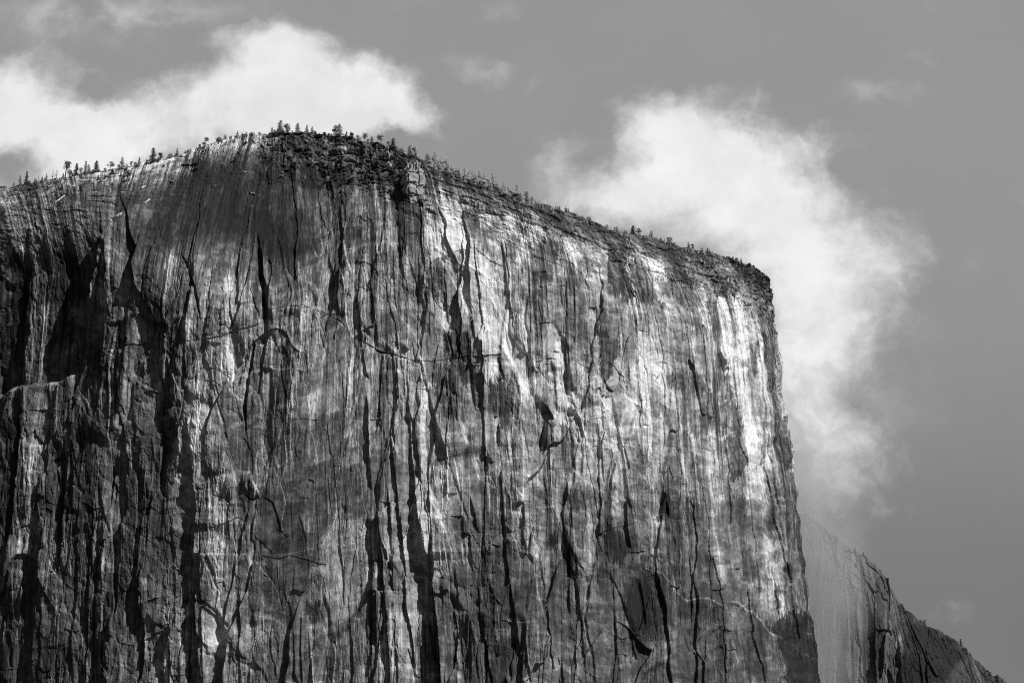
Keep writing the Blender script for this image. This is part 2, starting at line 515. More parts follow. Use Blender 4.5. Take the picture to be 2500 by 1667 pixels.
add_plates(6.0, 56, 0.30, 0.13, 9, 0.12, 0.12, .2, mask=0.06 + 0.9 * act, sy=.01)
add_plates(2.6, 20, 0.14, 0.11, 12, 0.08, mask=0.08 + 0.8 * act, sy=.01)
# slanting flakes and broad, squarer facets break up the upright joints
add_plates(55, 130, 0.8, 0.12, 8, 0.20, mask=fm, sy=.02, skew=.16, fine_wig=.03)
add_plates(38, 95, 0.6, 0.11, 11, 0.18, mask=fm, sy=.02, skew=-.14, gate=-.1, fine_wig=.03)
add_plates(70, 55, 0.7, 0.03, 14, 0.16, mask=fm, sy=.02, skew=-.05, gate=.2, fine_wig=.03)
add_plates(17, 46, 0.5, 0.12, 7, 0.20, mask=fm * (1 - .4 * CALM), sy=.02, skew=.10, gate=.15, fine_wig=.04)
# cross-fractured rock: blocky in the left part and near the rim
blk = np.clip(LEFT * 0.5 + np.exp(-((below - 90) / 60) ** 2) * 0.8 + 0.5 * sstep(.1, .5, gn(HX / 90, TY / 70, 8)) , 0, 1) * ROUGH
add_plates(9, 15, 0.6, 0.12, 2, 0.07, 0.4, .25, mask=blk)
add_plates(22, 34, 1.3, 0.10, 5, 0.06, 0.5, .35, mask=blk)
D *= .35 + .65 * ec.NF
# roughness
D += 1.5 * fbm(HX / 46, TY / 190, 1, 3) * FACE
D += 0.30 * fbm(HX / 5.0, TY / 9.0, 4, 4, .6) * (0.3 + 0.6 * act + 0.3 * LEFT)
D += 3.2 * sstep(1780, 1880, U) * (gn(TY / 38, HX / 60, 5) + .45 * gn(TY / 13, HX / 30, 6) + .12 * gn(TY / 5, HX / 12, 7))
# fluted runnels
fl = gn(HX / 5.5, TY / 260, 7); fl2 = gn(HX / 2.1, TY / 120, 8)
D += (0.10 * fl + 0.05 * fl2) * (1 - .7 * CALM * FACE) * (1 - .4 * LEFT)

# slabs above the rim: steps, rubble and grain along the slope
slab = (1 - FACE) * (.45 + .55 * sstep(350, 480, U))
D += slab * (1.5 * fbm(HX / 30, TY / 14, 9, 4, .62) + 0.5 * np.abs(gn(HX / 12, TY / 3.2, 3)))
D += slab * (U > 690) * (U < 1000) * sstep(175, 120, below) * 2.6 * fbm(HX / 22, TY / 12, 11, 4, .55)
add_plates(26, 12, 1.5, 0.05, 10, 0.22, 0.8, .5, mask=slab * (1 - DOME) * 1.0, sy=.10)
add_plates(11, 6, 0.8, 0.08, 13, 0.25, 0.5, .4, mask=slab * (1 - DOME), sy=.12)

# the dark alcove at the far left, under the rim
def alcove():
    ue = np.interp(V, [480, 560, 700, 830, 900, 960], [330, 240, 205, 228, 190, 110]).astype(F32) + 6 * gn(V / 30, V * 0 + 3, 1)
    top = sstep(520, 660, V + 0.10 * U); bot = 1 - sstep(925, 955, V + 0.20 * (U - 60) + 7 * gn(U / 20, V / 20, 2))
    lat = sstep(-8, 10, ue - U) 
    return (-24.0 * top * bot * lat).astype(F32)
D += alcove()
# rounded shoulder running down left from the dome
ec.vert([(420,400,5),(365,470,6),(285,540,8),(235,620,10),(212,700,8)], f_ledge_right(6, .7), 1)
ec.horiz([(0,935,6),(60,940,6),(105,925,4)], f_shelf(1.0, 4))

E, S_, RF, SH, LR, PT = ec.vert, f_slot, f_roof, f_shelf, f_ledge_right, f_paint
def edge(o, pts, w=None, **k): ec.vert(Z(*o, pts, w), f_edge(**k))
def slot(o, pts, w=None, d=1.0): ec.vert(Z(*o, pts, w), f_slot(d))
def roof(o, pts, w=None, **k):
    q = Z(*o, pts, w); L = max(p[0] for p in q) - min(p[0] for p in q)
    ec.horiz(q, f_roof(**k), taper=max(5, .42 * L))
def shelf(o, pts, w=None, **k): ec.horiz(Z(*o, pts, w), f_shelf(**k))
def hcrack(o, pts, w=None, d=1.0): ec.horiz(Z(*o, pts, w), f_slot(d), taper=6, pad=20)
def redge(o, pts, w=None, **k): ec.vert(Z(*o, pts, w), f_ledge_right(**k))
def stain(o, pts, w=None, m=0.5): ec.vert(Z(*o, pts, w), f_paint(m), 1.5)
def hstain(o, pts, w=None, m=1.6): ec.horiz(Z(*o, pts, w), f_paint(m), pad=30)
a0=(0,250); a1=(500,250); a2=(1000,350); a3=(1450,500); b0=(0,600); b1=(500,600); b2=(1000,700); b3=(1450,850)
c0=(0,950); c1=(500,950); c2=(1000,1050); d0=(0,1250); d1=(500,1250); d2=(1000,1250); d3=(1500,1250)
# --- centre-left pillar with its big black cleft
slot(a1, [(480,1200,30),(485,1400,50),(490,1600,50)], d=1.6)
slot(b1, [(485,-20,50),(500,250,62),(530,420,66),(538,600,40),(525,700,16)], d=1.6)
edge(b1, [(470,-20,30),(520,300,40),(555,560,30),(560,660,12)])
slot(b1, [(440,850,20),(410,1010,32),(385,1180,36),(365,1400,38),(352,1568,34)], d=1.4)
slot(c1, [(368,0,34),(355,160,36),(372,300,24),(368,430,10)], d=1.4)
slot(b1, [(410,380,10),(455,550,16),(490,640,14)], d=1.2)
roof(a1, [(195,1335,14),(330,1295,22),(460,1340,22)])
roof(a1, [(515,1415,14),(590,1440,14)])
edge(b1, [(1125,40,26),(1170,250,42),(1215,450,44),(1242,650,20)], ramp=3)
edge(b1, [(1395,380,20),(1420,600,42),(1445,860,26)], ramp=3)
edge(b1, [(1500,200,8),(1555,500,22),(1580,800,32),(1590,950,30)], ramp=3)
edge(b1, [(1605,-60,12),(1655,300,16),(1685,500,14),(1750,700,16),(1790,1000,24)], ramp=4)
edge(b1, [(1785,-60,26),(1840,330,20)], ramp=4)
edge(b1, [(1020,640,8),(1095,900,12),(1130,1030,8)]); edge(b1, [(1040,640,8),(1110,850,10)])
edge(b1, [(1215,700,14),(1190,830,16),(1228,905,10)], ramp=3)
edge(b1, [(1440,880,12),(1480,1150,26),(1520,1250,14)], ramp=4)
edge(b1, [(1540,970,8),(1620,1260,8)])
edge(b1, [(1060,220,8),(1080,420,10),(1120,620,10)])
edge(b1, [(815,250,10),(825,500,12)]); edge(b1, [(720,250,8),(760,340,8)])
edge(b1, [(1730,1180,10),(1735,1568,12)]); edge(b1, [(1850,1200,14),(1880,1450,18)])
hcrack(b1, [(0,870,10),(150,830,12),(250,780,10),(400,750,12),(490,710,10)], d=1.3)
shelf(b1, [(560,625,10),(640,575,12),(800,548,10),(950,562,12),(1100,625,10),(1220,690,10),(1300,765,8)])
hcrack(b1, [(560,620,8),(640,570,9),(800,542,7),(950,558,9),(1100,620,8),(1240,690,10),(1300,760,6)])
hcrack(b1, [(1400,850,8),(1520,920,14),(1600,960,18),(1750,1000,9),(1870,1038,10),(1980,1080,6)])
roof(b1, [(1480,905,8),(1600,962,16),(1700,985,8)])
shelf(b1, [(1600,985,8),(1870,1050,12),(1990,1090,10)])
hcrack(b1, [(100,600,5),(250,560,6),(430,500,6)]); hcrack(b1, [(0,1120,6),(110,1125,8),(240,1190,8)]); hcrack(b1, [(0,1230,8),(90,1240,8),(180,1330,6)])
for x in (180, 230, 270, 320, 350): stain(b1, [(x,0,14),(x,420,12),(x,900,9),(x-8,1560,12)], m=.62)
for x, w, m in ((620,22,.6),(650,30,.5),(690,14,.6),(735,34,.42),(570,12,.7)):
    stain(b1, [(x+40,560,w),(x+10,900,w),(x,1568,w)], m=m)
stain(c1, [(740,0,30),(730,250,30),(770,700,14),(800,1200,10)], m=.5)
stain(c1, [(630,150,14),(620,560,18),(615,900,16)], m=.55)
# --- left wall
slot(b0, [(1650,50,14),(1715,170,32),(1770,350,34),(1810,500,34),(1845,690,12)], d=1.3)
hcrack(b0, [(1590,80,8),(1660,60,12)]); hcrack(b0, [(1720,195,18),(1815,150,6)])
roof(b0, [(1480,95,10),(1660,75,12)])
edge(b0, [(1485,420,12),(1500,600,20),(1530,830,12)], ramp=3)
hcrack(b0, [(900,970,8),(1100,930,10),(1250,895,12),(1400,855,12),(1550,850,8),(1700,885,8),(1850,862,6),(2000,835,8)])
shelf(b0, [(820,990,12),(1100,945,14),(1280,905,14)]); shelf(b0, [(1280,860,8),(1520,830,10)])
roof(b0, [(1190,635,8),(1330,615,8)])
edge(b0, [(1085,950,14),(1070,1200,26),(1110,1400,26),(1150,1568,30)], ramp=3)
edge(b0, [(1640,1080,20),(1700,1270,22),(1800,1500,16)], ramp=3)
redge(b0, [(1540,950,10),(1590,1150,18),(1670,1330,20),(1680,1480,14)], ramp=3)
redge(b0, [(770,430,16),(810,620,20),(860,800,16),(885,960,10)], ramp=1.2, amp=1.2)
redge(b0, [(360,1230,14),(300,1330,10)], ramp=1.5)
edge(b0, [(850,1150,10),(880,1300,14),(930,1450,12)]); edge(b0, [(2060,230,8),(2130,350,8)])
hcrack(b0, [(1860,1110,8),(1990,1140,10),(2080,1190,8)]); hcrack(b0, [(1860,1235,10),(1980,1250,8),(2060,1330,6)]); hcrack(b0,[(1990,690,10),(2110,760,10)])
for o, x, y0, y1, w in ((b0,950,150,900,10),(b0,1010,500,850,14),(b0,1200,250,600,8),(b0,1260,200,600,10),(b0,1120,650,850,14),(b0,1310,700,850,8)):
    edge(o, [(x+12,y0,w),(x,y1,w)], ramp=4)
# lower left: long leaning dark troughs
edge(d0, [(150,-60,40),(95,400,60),(30,820,60)], ramp=1.5); edge(d0, [(250,0,16),(215,500,22),(150,1100,22)], ramp=2)
edge(c0, [(215,350,40),(185,700,50),(150,1150,50)], ramp=1.5)
edge(c0, [(430,450,14),(440,800,22),(440,1150,30)], ramp=2.5); edge(d0, [(440,0,34),(375,450,44),(330,900,46),(290,1568,50)], ramp=2)
edge(c0, [(775,320,16),(755,850,22),(735,1300,26)], ramp=3); edge(d0, [(740,0,20),(715,800,36),(670,1150,36),(680,1568,20)], ramp=2)
edge(d0, [(865,-100,14),(850,500,20),(820,1000,22),(790,1568,24)], ramp=3); edge(d0, [(925,-60,22),(905,600,18),(890,1450,20)], ramp=3)
redge(c0, [(105,450,10),(70,900,14),(30,1250,10)], ramp=3); redge(c0, [(370,470,10),(420,750,12),(440,1000,8)], ramp=4); redge(c0,[(560,330,8),(590,560,10)], ramp=4)
hcrack(c0, [(520,640,26),(575,640,26)], d=1.2); slot(c0, [(500,780,10),(470,900,24),(500,1010,14)], d=.6)
edge(c0, [(1000,770,18),(1065,900,34),(1030,1080,20)], ramp=2); edge(c0, [(1390,420,12),(1420,660,18),(1500,860,12)], ramp=3)
edge(c0, [(1250,360,20),(1230,540,24)], ramp=3); edge(c0, [(1050,240,20),(1040,420,14)], ramp=3); edge(c0, [(1300,780,18),(1300,1000,22)], ramp=2)
edge(c0, [(1720,250,40),(1780,600,60),(1790,900,90),(1820,1300,100)], ramp=1.0, rec=.55)
edge(d0, [(1790,0,90),(1800,600,90),(1830,1100,110),(1850,1568,80)], ramp=1.0, rec=.55)
edge(d0, [(2200,700,20),(2225,1000,26),(2220,1568,20)], ramp=3)
edge(d0, [(1850,-100,24),(1850,500,28),(1890,1100,30),(1880,1568,20)], ramp=2)
edge(c0, [(1960,980,14),(1970,1300,14)]); hcrack(c0,[(1820,1290,8),(2000,1265,8),(2200,1170,10)]); hcrack(c0,[(1950,970,10),(2060,1000,10),(2130,1060,8)])
roof(c0, [(260,205,20),(420,190,16),(620,215,16)]); hcrack(c0,[(960,350,16),(1010,352,14),(1040,400,10)]); hcrack(c0,[(1050,570,8),(1200,650,10)])
roof(d0, [(1175,1420,8),(1290,1190,12),(1420,1115,14),(1500,1080,14),(1600,1115,12)], up=3)
shelf(d0, [(1185,1390,14),(1240,1280,16),(1330,1170,10)])
hcrack(c0, [(1700,450,6),(1860,690,6),(2060,830,8)]); hcrack(d0,[(1150,80,8),(1300,200,8),(1450,330,8),(1560,480,8)])
shelf(d0, [(2100,1400,18),(2150,1320,18),(2215,1240,12)]); roof(d0, [(2110,1350,8),(2150,1300,8),(2220,1240,8)])
redge(c1, [(410,740,26),(455,840,34),(500,960,24),(520,1030,8)], ramp=2); hcrack(c1,[(370,960,20),(430,1010,20),(490,1005,10)])
edge(c1, [(350,760,20),(370,880,30),(420,980,20)], ramp=1.5)
# --- the dark trough bands of the centre
edge(c1, [(1480,20,14),(1505,300,40),(1510,650,40),(1530,930,24)], ramp=2.5)
edge(d1, [(1500,-10,26),(1540,400,30),(1560,900,34),(1585,1330,24)], ramp=2.5)
edge(c1, [(1580,850,16),(1605,1200,26),(1640,1568,30)], ramp=2.5); edge(d1, [(1595,0,28),(1645,500,34),(1685,1000,46),(1710,1568,40)], ramp=2.5)
edge(c1, [(1680,880,20),(1710,1150,34),(1730,1350,30)], ramp=2); edge(d1, [(1740,300,30),(1745,750,40)], ramp=2); edge(d1,[(1745,800,14),(1785,1500,20)])
edge(c1, [(1690,300,18),(1750,750,34),(1790,1150,40),(1830,1568,34)], ramp=2.5)
edge(d1, [(1800,0,30),(1840,400,44),(1860,900,60),(1905,1180,46),(1925,1440,36)], ramp=1.8)
edge(c1, [(1580,-20,10),(1610,200,14),(1660,350,14)]); edge(c1,[(1730,0,12),(1740,250,14)])
edge(c1, [(1860,30,20),(1880,300,24),(1900,600,40),(1930,900,60),(1960,1200,80),(2010,1568,100)], ramp=1.6)
edge(d1, [(1960,0,80),(2040,400,130),(2100,750,170),(2150,1100,190),(2175,1568,170)], ramp=1.6, rec=.5, amp=1.1)
edge(c1, [(2040,-60,10),(2090,180,22),(2150,380,40),(2200,520,46),(2240,660,18)], ramp=3)
edge(b2, [(110,690,8),(180,1000,14),(270,1300,26),(350,1568,40)], ramp=4)
edge(c2, [(350,250,10),(430,480,12),(510,720,14),(560,880,14)], ramp=5)
edge(c2, [(545,570,14),(590,720,34),(635,960,26)], ramp=2)
roof(c2, [(285,525,10),(340,575,20),(450,580,14)], up=5); hcrack(c2,[(345,205,8),(385,200,8)]); hcrack(c2,[(400,240,8),(450,240,8)])
redge(c2, [(400,230,8),(440,400,10),(470,600,8)], ramp=4)
edge(b2, [(840,980,10),(830,1200,16),(825,1480,24)], ramp=3); edge(c2, [(835,0,26),(835,200,22),(850,500,24),(872,800,24),(895,1150,18)], ramp=3)
edge(d2, [(870,0,20),(895,400,26),(925,620,40),(965,900,40),(1010,1200,34),(1045,1568,30)], ramp=2)
edge(d2, [(1060,1000,20),(1080,1300,30),(1120,1568,24)], ramp=2.5)
edge(b2, [(1050,1250,14),(1085,1568,14)], ramp=4); edge(c2, [(1065,0,14),(1110,350,12),(1150,650,12),(1180,990,10)], ramp=4)
edge(c2, [(1225,350,14),(1265,560,20),(1265,800,16),(1255,1050,14)], ramp=3)
edge(c2, [(1460,440,20),(1455,580,60),(1410,720,36),(1430,950,30),(1480,1100,60),(1490,1340,50)], ramp=1.6)
edge(d2, [(1470,600,30),(1480,900,30)], ramp=2)
stain(d2, [(1480,250,60),(1490,600,50)], m=.4); stain(d2,[(1320,180,70),(1340,310,60)], m=.45)
edge(c2, [(1735,-60,10),(1770,250,18),(1795,500,14),(1805,800,12),(1830,1200,14),(1880,1568,14)], ramp=4)
edge(c2, [(1730,400,8),(1790,620,10),(1800,830,8)])
edge(b2, [(1865,990,22),(1900,1150,26),(1925,1400,22),(1960,1568,18)], ramp=5); edge(c2, [(1920,0,18),(1960,300,18),(1990,560,18),(2050,700,14),(2070,880,10)], ramp=5)
edge(c2, [(1985,620,16),(2000,850,26),(2035,1110,34)], ramp=2)
roof(b2, [(1725,985,9),(1800,992,12),(1880,990,12)], up=8)
edge(c2, [(1630,0,6),(1650,350,8)]); edge(c2,[(950,0,6),(960,350,8),(990,700,6)]); edge(c2,[(1530,180,14),(1515,280,18),(1535,420,10)], ramp=2)
edge(c2, [(1385,0,10),(1390,400,10)])
# lower centre
for q in ([(285,1130),(305,1568)], [(370,1200),(385,1568)], [(420,1260),(460,1568)]): edge(c2, q, 14, ramp=3)
edge(d2, [(300,500,8),(325,900,12)]); edge(d2, [(415,500,10),(470,1000,18),(510,1500,16)], ramp=3)
hcrack(d2, [(550,690,10),(595,690,10)]); edge(d2,[(570,690,16),(575,870,8)], ramp=1.5)
edge(d2, [(700,530,12),(740,680,20),(790,800,12)], ramp=4); redge(d2,[(780,770,8),(850,860,8)])
edge(d2, [(690,930,20),(700,1200,34),(770,1568,30)], ramp=2.5); roof(d2,[(690,900,10),(780,780,20),(860,880,20)], up=3)
redge(d2, [(575,880,12),(640,1050,14),(660,1200,8)], ramp=3)
edge(d2, [(1240,380,8),(1242,700,10)]); edge(d2, [(1395,440,8),(1398,900,12),(1395,1250,18),(1410,1568,34)], ramp=3)
edge(d2, [(1550,650,12),(1590,1100,20),(1615,1500,14)], ramp=3); edge(d2, [(1865,600,12),(1885,1000,22),(1895,1300,24),(1860,1568,26)], ramp=3)
edge(d2, [(2070,540,14),(2130,800,16),(2155,1100,14)], ramp=3); edge(d2,[(2050,560,12),(2045,700,12)], ramp=2)
roof(d2, [(1940,1305,12),(1990,1320,14),(2050,1270,10)], up=4)
edge(d2,[(880,1490,20),(900,1568,40)], ramp=1.5)
edge(d2,[(240,0,6),(262,540,10)]); 
for x0, x1 in ((340,350),(380,410),(430,460)): stain(d2, [(x0,1000,10),(x1,1568,16)], m=1.45)
hstain(d2, [(1000,340,10),(1100,385,16),(1220,420,14)], m=1.5)
edge(d1, [(890,900,18),(875,1200,20),(890,1568,22)], ramp=2); redge(d1,[(985,1000,8),(960,1090,10),(1000,1568,10)], ramp=2); edge(d1,[(950,1090,10),(990,1568,14)], ramp=2)
edge(c1, [(1130,800,8),(1145,980,12),(1165,1200,8)]); edge(c1,[(1175,600,6),(1200,850,10),(1235,1200,9),(1245,1568,9)], ramp=5); edge(d1,[(1220,100,8),(1270,600,9),(1280,850,6)], ramp=5)
edge(c1,[(1020,700,5),(1030,1100,6),(1050,1568,8)], ramp=6); edge(c1,[(790,950,6),(805,1400,12)], ramp=5); edge(d1,[(1140,700,6),(1155,1240,8)]); edge(d1,[(1110,1240,8),(1120,1568,10)], ramp=3)
edge(c1,[(1120,280,10),(1150,560,14),(1170,650,8)], ramp=4)
roof(c1, [(940,825,8),(1000,845,10),(1030,880,6)]); hcrack(c1,[(780,290,5),(900,270,5),(1040,285,6)]); hcrack(c1,[(860,985,5),(970,1015,6)])
hcrack(c1,[(540,1540,8),(650,1550,8)]); hcrack(d1,[(520,405,8),(660,425,8),(780,400,5),(900,435,9),(1040,468,8),(1120,490,7)])
shelf(d1,[(520,410,8),(660,430,8)]); hcrack(d1,[(640,150,7),(700,175,8),(760,240,6)]); hcrack(d1,[(530,570,12),(580,600,8)]); edge(d1,[(490,640,8),(555,745,10)])
edge(d1,[(660,430,6),(680,760,8)]); edge(d1,[(820,500,6),(815,780,10)]); edge(d1,[(1440,450,8),(1435,950,9)], ramp=3)
shelf(d1,[(1290,1030,8),(1400,975,10),(1460,970,8)]); edge(d1,[(1480,980,6),(1490,1150,8)])
# --- upper centre and right
slot(a2, [(75,490,30),(120,590,50)], d=1.6)
roof(a2, [(120,570,20),(190,620,54),(280,655,30)], up=2.5)
hcrack(a2, [(0,510,16),(70,500,22)])
redge(a2, [(240,680,10),(330,800,14),(362,920,12),(310,1010,10)], ramp=3)
edge(a2, [(360,740,10),(378,830,14),(375,970,10)], ramp=3)
edge(a2, [(150,600,8),(180,700,6)]); edge(a2,[(260,690,8),(275,800,8)])
ec.horiz(Z(*a2, [(150,1170,18),(220,1070,22),(300,1015,20),(480,962,14),(600,980,14),(740,1075,18),(860,1112,14)]), f_roof(.55, 7), taper=10)
edge(a2, [(610,1110,14),(632,1330,16),(668,1480,14)], ramp=5); edge(a2,[(745,1090,10),(800,1200,12)])
for x, y0, y1, w in ((470,1040,1200,14),(545,1100,1500,9),(280,1050,1500,10),(210,1250,1568,8),(150,1200,1568,10),(330,1250,1500,16),(20,1100,1568,10),(90,1150,1400,8)):
    edge(a2, [(x,y0,w),(x+18,y1,w)], ramp=3)
edge(b2, [(300,0,20),(335,120,26),(360,350,20)], ramp=3); edge(b2, [(180,200,12),(185,500,14)]); edge(b2,[(515,0,12),(560,150,18),(610,260,14)], ramp=3)
edge(b2, [(640,200,8),(690,400,14),(720,520,8)], ramp=4)
edge(b2, [(620,-10,14),(645,100,12),(670,160,10)]); edge(b2, [(858,170,10),(885,430,20),(930,615,16)], ramp=5)
roof(b2, [(925,612,6),(1080,610,12),(1185,603,6)], up=4); roof(b2, [(1295,600,14),(1390,600,18)], up=4); roof(b2, [(1225,663,8),(1320,660,16),(1370,658,8)], up=4)
hcrack(b2, [(0,660,6),(200,680,5),(520,640,8),(700,660,10),(850,622,10)]); roof(b2,[(520,632,10),(700,652,16),(860,618,12)], up=4); hcrack(b2,[(1150,683,7),(1225,683,7)])
edge(b2, [(1158,220,14),(1168,420,18),(1180,670,10)], ramp=4); roof(b2, [(1175,345,14),(1240,332,14),(1325,320,14)], up=4)
edge(a2, [(1395,1400,8),(1400,1568,8)]); edge(b2, [(1393,0,8),(1397,180,10)]); redge(b2,[(1400,180,9),(1402,480,9)], ramp=2)
edge(b2, [(1505,-40,10),(1510,300,10),(1500,450,9),(1520,620,8),(1530,1000,10),(1540,1400,9)], ramp=5)
edge(b2, [(1405,480,12),(1425,700,18),(1445,860,10)], ramp=3); edge(b2, [(1450,860,8),(1500,950,12),(1560,1130,10)], ramp=3)
edge(b2, [(1950,350,18),(1955,560,22),(1930,690,14)], ramp=3); edge(b2, [(1995,650,14),(2010,850,18),(2035,980,9)], ramp=4); edge(b2, [(2200,390,8),(2280,680,10)], ramp=5)
edge(b2, [(1730,300,14),(1735,480,10)]); edge(b2,[(1750,600,12),(1785,980,16)], ramp=3); hstain(b2,[(1730,480,14),(1860,470,20)], m=1.6)
edge(b2, [(815,600,20),(845,740,34),(895,880,20)], ramp=2); edge(b2, [(600,680,14),(608,940,10)], ramp=3); edge(b2, [(445,660,10),(470,820,12)])
redge(b2, [(505,900,10),(490,1050,14),(445,1250,8)], ramp=2)
hcrack(b2, [(1095,745,10),(1150,780,12),(1210,785,6)]); hcrack(b2,[(1220,720,8),(1280,712,8)])
slot(b2, [(1150,1040,20),(1170,1090,40)], d=.9); ec.horiz(Z(*b2,[(1150,1045,14),(1210,1050,24),(1270,1110,34),(1300,1170,40),(1335,1225,12)]), f_roof(1.2,3), taper=5)
edge(b2, [(1165,1090,14),(1185,1300,8)], ramp=1.5); edge(b2,[(1240,1230,30),(1200,1500,30)], ramp=2)
edge(b2, [(1290,660,16),(1330,850,14),(1355,1150,14)], ramp=3); stain(b2,[(1310,680,30),(1340,900,34),(1355,1160,24)], m=.5)
stain(b2,[(1250,1220,60),(1230,1400,90),(1215,1560,50)], m=.6)
stain(b2, [(1400,1250,40),(1410,1568,36)], m=.62); edge(b2,[(1690,1130,8),(1720,1280,12),(1755,1568,22)], ramp=3); edge(b2,[(1610,1200,6),(1640,1320,8)])
stain(b2, [(895,1080,100),(890,1300,100)], m=.6); stain(b2,[(950,1280,100),(840,1568,60)], m=1.0)
edge(b2,[(950,860,8),(940,1300,9),(955,1568,8)])
edge(a2, [(1000,740,6),(1010,1000,10),(1040,1150,8)]); edge(a2, [(1135,680,20),(1150,850,34),(1145,1010,14)], ramp=2.5); edge(a2,[(1180,780,14),(1185,950,8)], ramp=2)
for x in (1020, 1050, 1075, 1100, 1125): stain(a2, [(x-90,600,10),(x-20,690,10),(x,830,10)], m=.45)
edge(a2, [(1425,870,10),(1480,1050,18),(1512,1300,12),(1510,1568,12)], ramp=5); edge(a2, [(1310,980,6),(1385,1250,8),(1395,1500,8)], ramp=6)
edge(a2, [(1595,880,14),(1640,1100,18),(1660,1400,16),(1655,1568,14)], ramp=3); edge(a2,[(1720,920,14),(1735,1100,16),(1710,1300,14),(1725,1568,14)], ramp=3)
roof(a2, [(1755,985,14),(1790,990,14)]); edge(a2,[(1810,980,10),(1815,1400,8)])
for dx, w in ((0,26),(60,20),(110,20),(-60,16)):
    stain(a2, [(1900+dx,940,w),(2060+dx,1080,w),(2120+dx,1250,w),(2160+dx*.6,1480,w)], m=.42)
roof(a3, [(605,850,20),(690,855,26),(722,820,12)], up=5)
edge(a3, [(580,850,14),(610,950,22)], ramp=2)
edge(a3, [(1010,640,26),(1030,760,20)], ramp=2); roof(a3,[(1125,612,8),(1210,606,8)])
edge(a3, [(1105,830,30),(1135,1000,56),(1180,1250,66),(1240,1568,60)], ramp=3.5, amp=.9)
edge(b3, [(1190,-20,56),(1225,200,56),(1265,400,44),(1300,480,20)], ramp=3.5, amp=.9)
edge(a3, [(690,980,8),(735,1200,14),(770,1400,14),(800,1568,16)], ramp=5); edge(a3, [(508,1130,8),(550,1300,12),(592,1430,8)], ramp=5)
edge(a3, [(1490,1000,12),(1500,1190,18)], ramp=3); redge(a3,[(1240,850,6),(1235,1300,6)], ramp=2); roof(a3,[(1540,765,8),(1600,775,12)])
edge(b3, [(620,280,10),(690,480,16),(720,600,10)], ramp=3); edge(b3, [(715,580,12),(780,1000,18),(820,1300,16),(885,1568,18)], ramp=4)
edge(b3, [(800,180,14),(830,400,12)], ramp=3)
edge(b3, [(1345,640,10),(1400,850,16),(1460,1060,14),(1505,1200,8)], ramp=4); edge(b3, [(1480,1180,8),(1505,1430,12),(1560,1500,14)], ramp=4)
edge(b3, [(1215,760,10),(1240,1100,14),(1250,1360,10)], ramp=3); roof(b3, [(1245,1390,8),(1320,1350,14),(1392,1350,12)], up=4)
edge(b3, [(1605,0,12),(1630,400,16),(1640,720,20)], ramp=3); edge(b3, [(1600,780,10),(1660,1050,18),(1700,1350,18),(1712,1568,14)], ramp=4)
edge(b3, [(1505,0,10),(1520,300,10),(1545,620,8)], ramp=5); roof(b3,[(1515,258,6),(1575,240,8)]); shelf(b3,[(1490,1110,10),(1550,1075,12)])
edge(b3, [(605,700,8),(630,1080,12),(695,1280,12)], ramp=4); edge(b3, [(650,1300,30),(680,1450,50),(700,1568,40)], ramp=2)
shelf(b3, [(930,572,10),(1040,572,10)]); shelf(b3,[(650,860,8),(720,850,8)]); shelf(b3,[(340,415,6),(500,420,8)]); roof(b3,[(40,425,8),(170,430,14)], up=6)
edge(b3, [(20,570,10),(40,750,18),(80,1000,20),(100,1260,14)], ramp=3); edge(b3,[(250,850,12),(290,1150,26),(340,1450,26)], ramp=4); edge(b3,[(295,1250,20),(310,1568,30)], ramp=2)
edge(b3, [(305,120,10),(320,380,12)], ramp=4); edge(b3,[(480,150,8),(495,300,10)])
edge(b3, [(1050,480,14),(1080,760,18)], ramp=4); edge(b3,[(1190,500,16),(1200,780,14)], ramp=2)
# lower right
for (pts, w, r) in (([(1360,60),(1400,300),(1425,480),(1450,620)],18,4), ([(1520,0),(1530,300),(1545,590)],14,4), ([(1700,80),(1750,380),(1780,700)],8,5),
    ([(1150,150),(1170,450),(1180,700)],10,4), ([(1032,820),(1042,1060)],12,2), ([(680,180),(720,430),(745,720)],12,4), ([(1040,1180),(1050,1568)],8,5),
    ([(5,900),(15,1200),(10,1400)],20,3), ([(520,0),(560,280),(590,500)],10,4), ([(110,0),(125,200),(150,340)],26,2), ([(1100,0),(1150,200)],8,4),
    ([(1225,0),(1240,240)],12,4), ([(1450,620),(1500,860)],34,2), ([(220,600),(262,880),(275,1100)],20,2), ([(870,580),(910,760)],8,4), ([(1010,250),(1025,800)],8,4)):
    edge(d3, [(x, y, w) for x, y in pts], ramp=r)
edge(d3, [(1535,430,26),(1545,600,24)], ramp=3); roof(d3, [(1545,605,10),(1600,600,18),(1665,635,10)], up=3); stain(d3,[(1580,440,90),(1600,600,90)], m=.4)
roof(d3, [(925,1050,8),(980,1085,14),(1090,1105,12)], up=4); hcrack(d3,[(915,980,9),(955,1005,9)]); hcrack(d3,[(210,350,12),(285,360,12)])
shelf(d3,[(650,1262,12),(760,1285,14)]); redge(d3,[(1045,1180,12),(1085,1290,20),(1145,1390,12)], ramp=3); hcrack(d3,[(1315,460,9),(1345,470,9)])
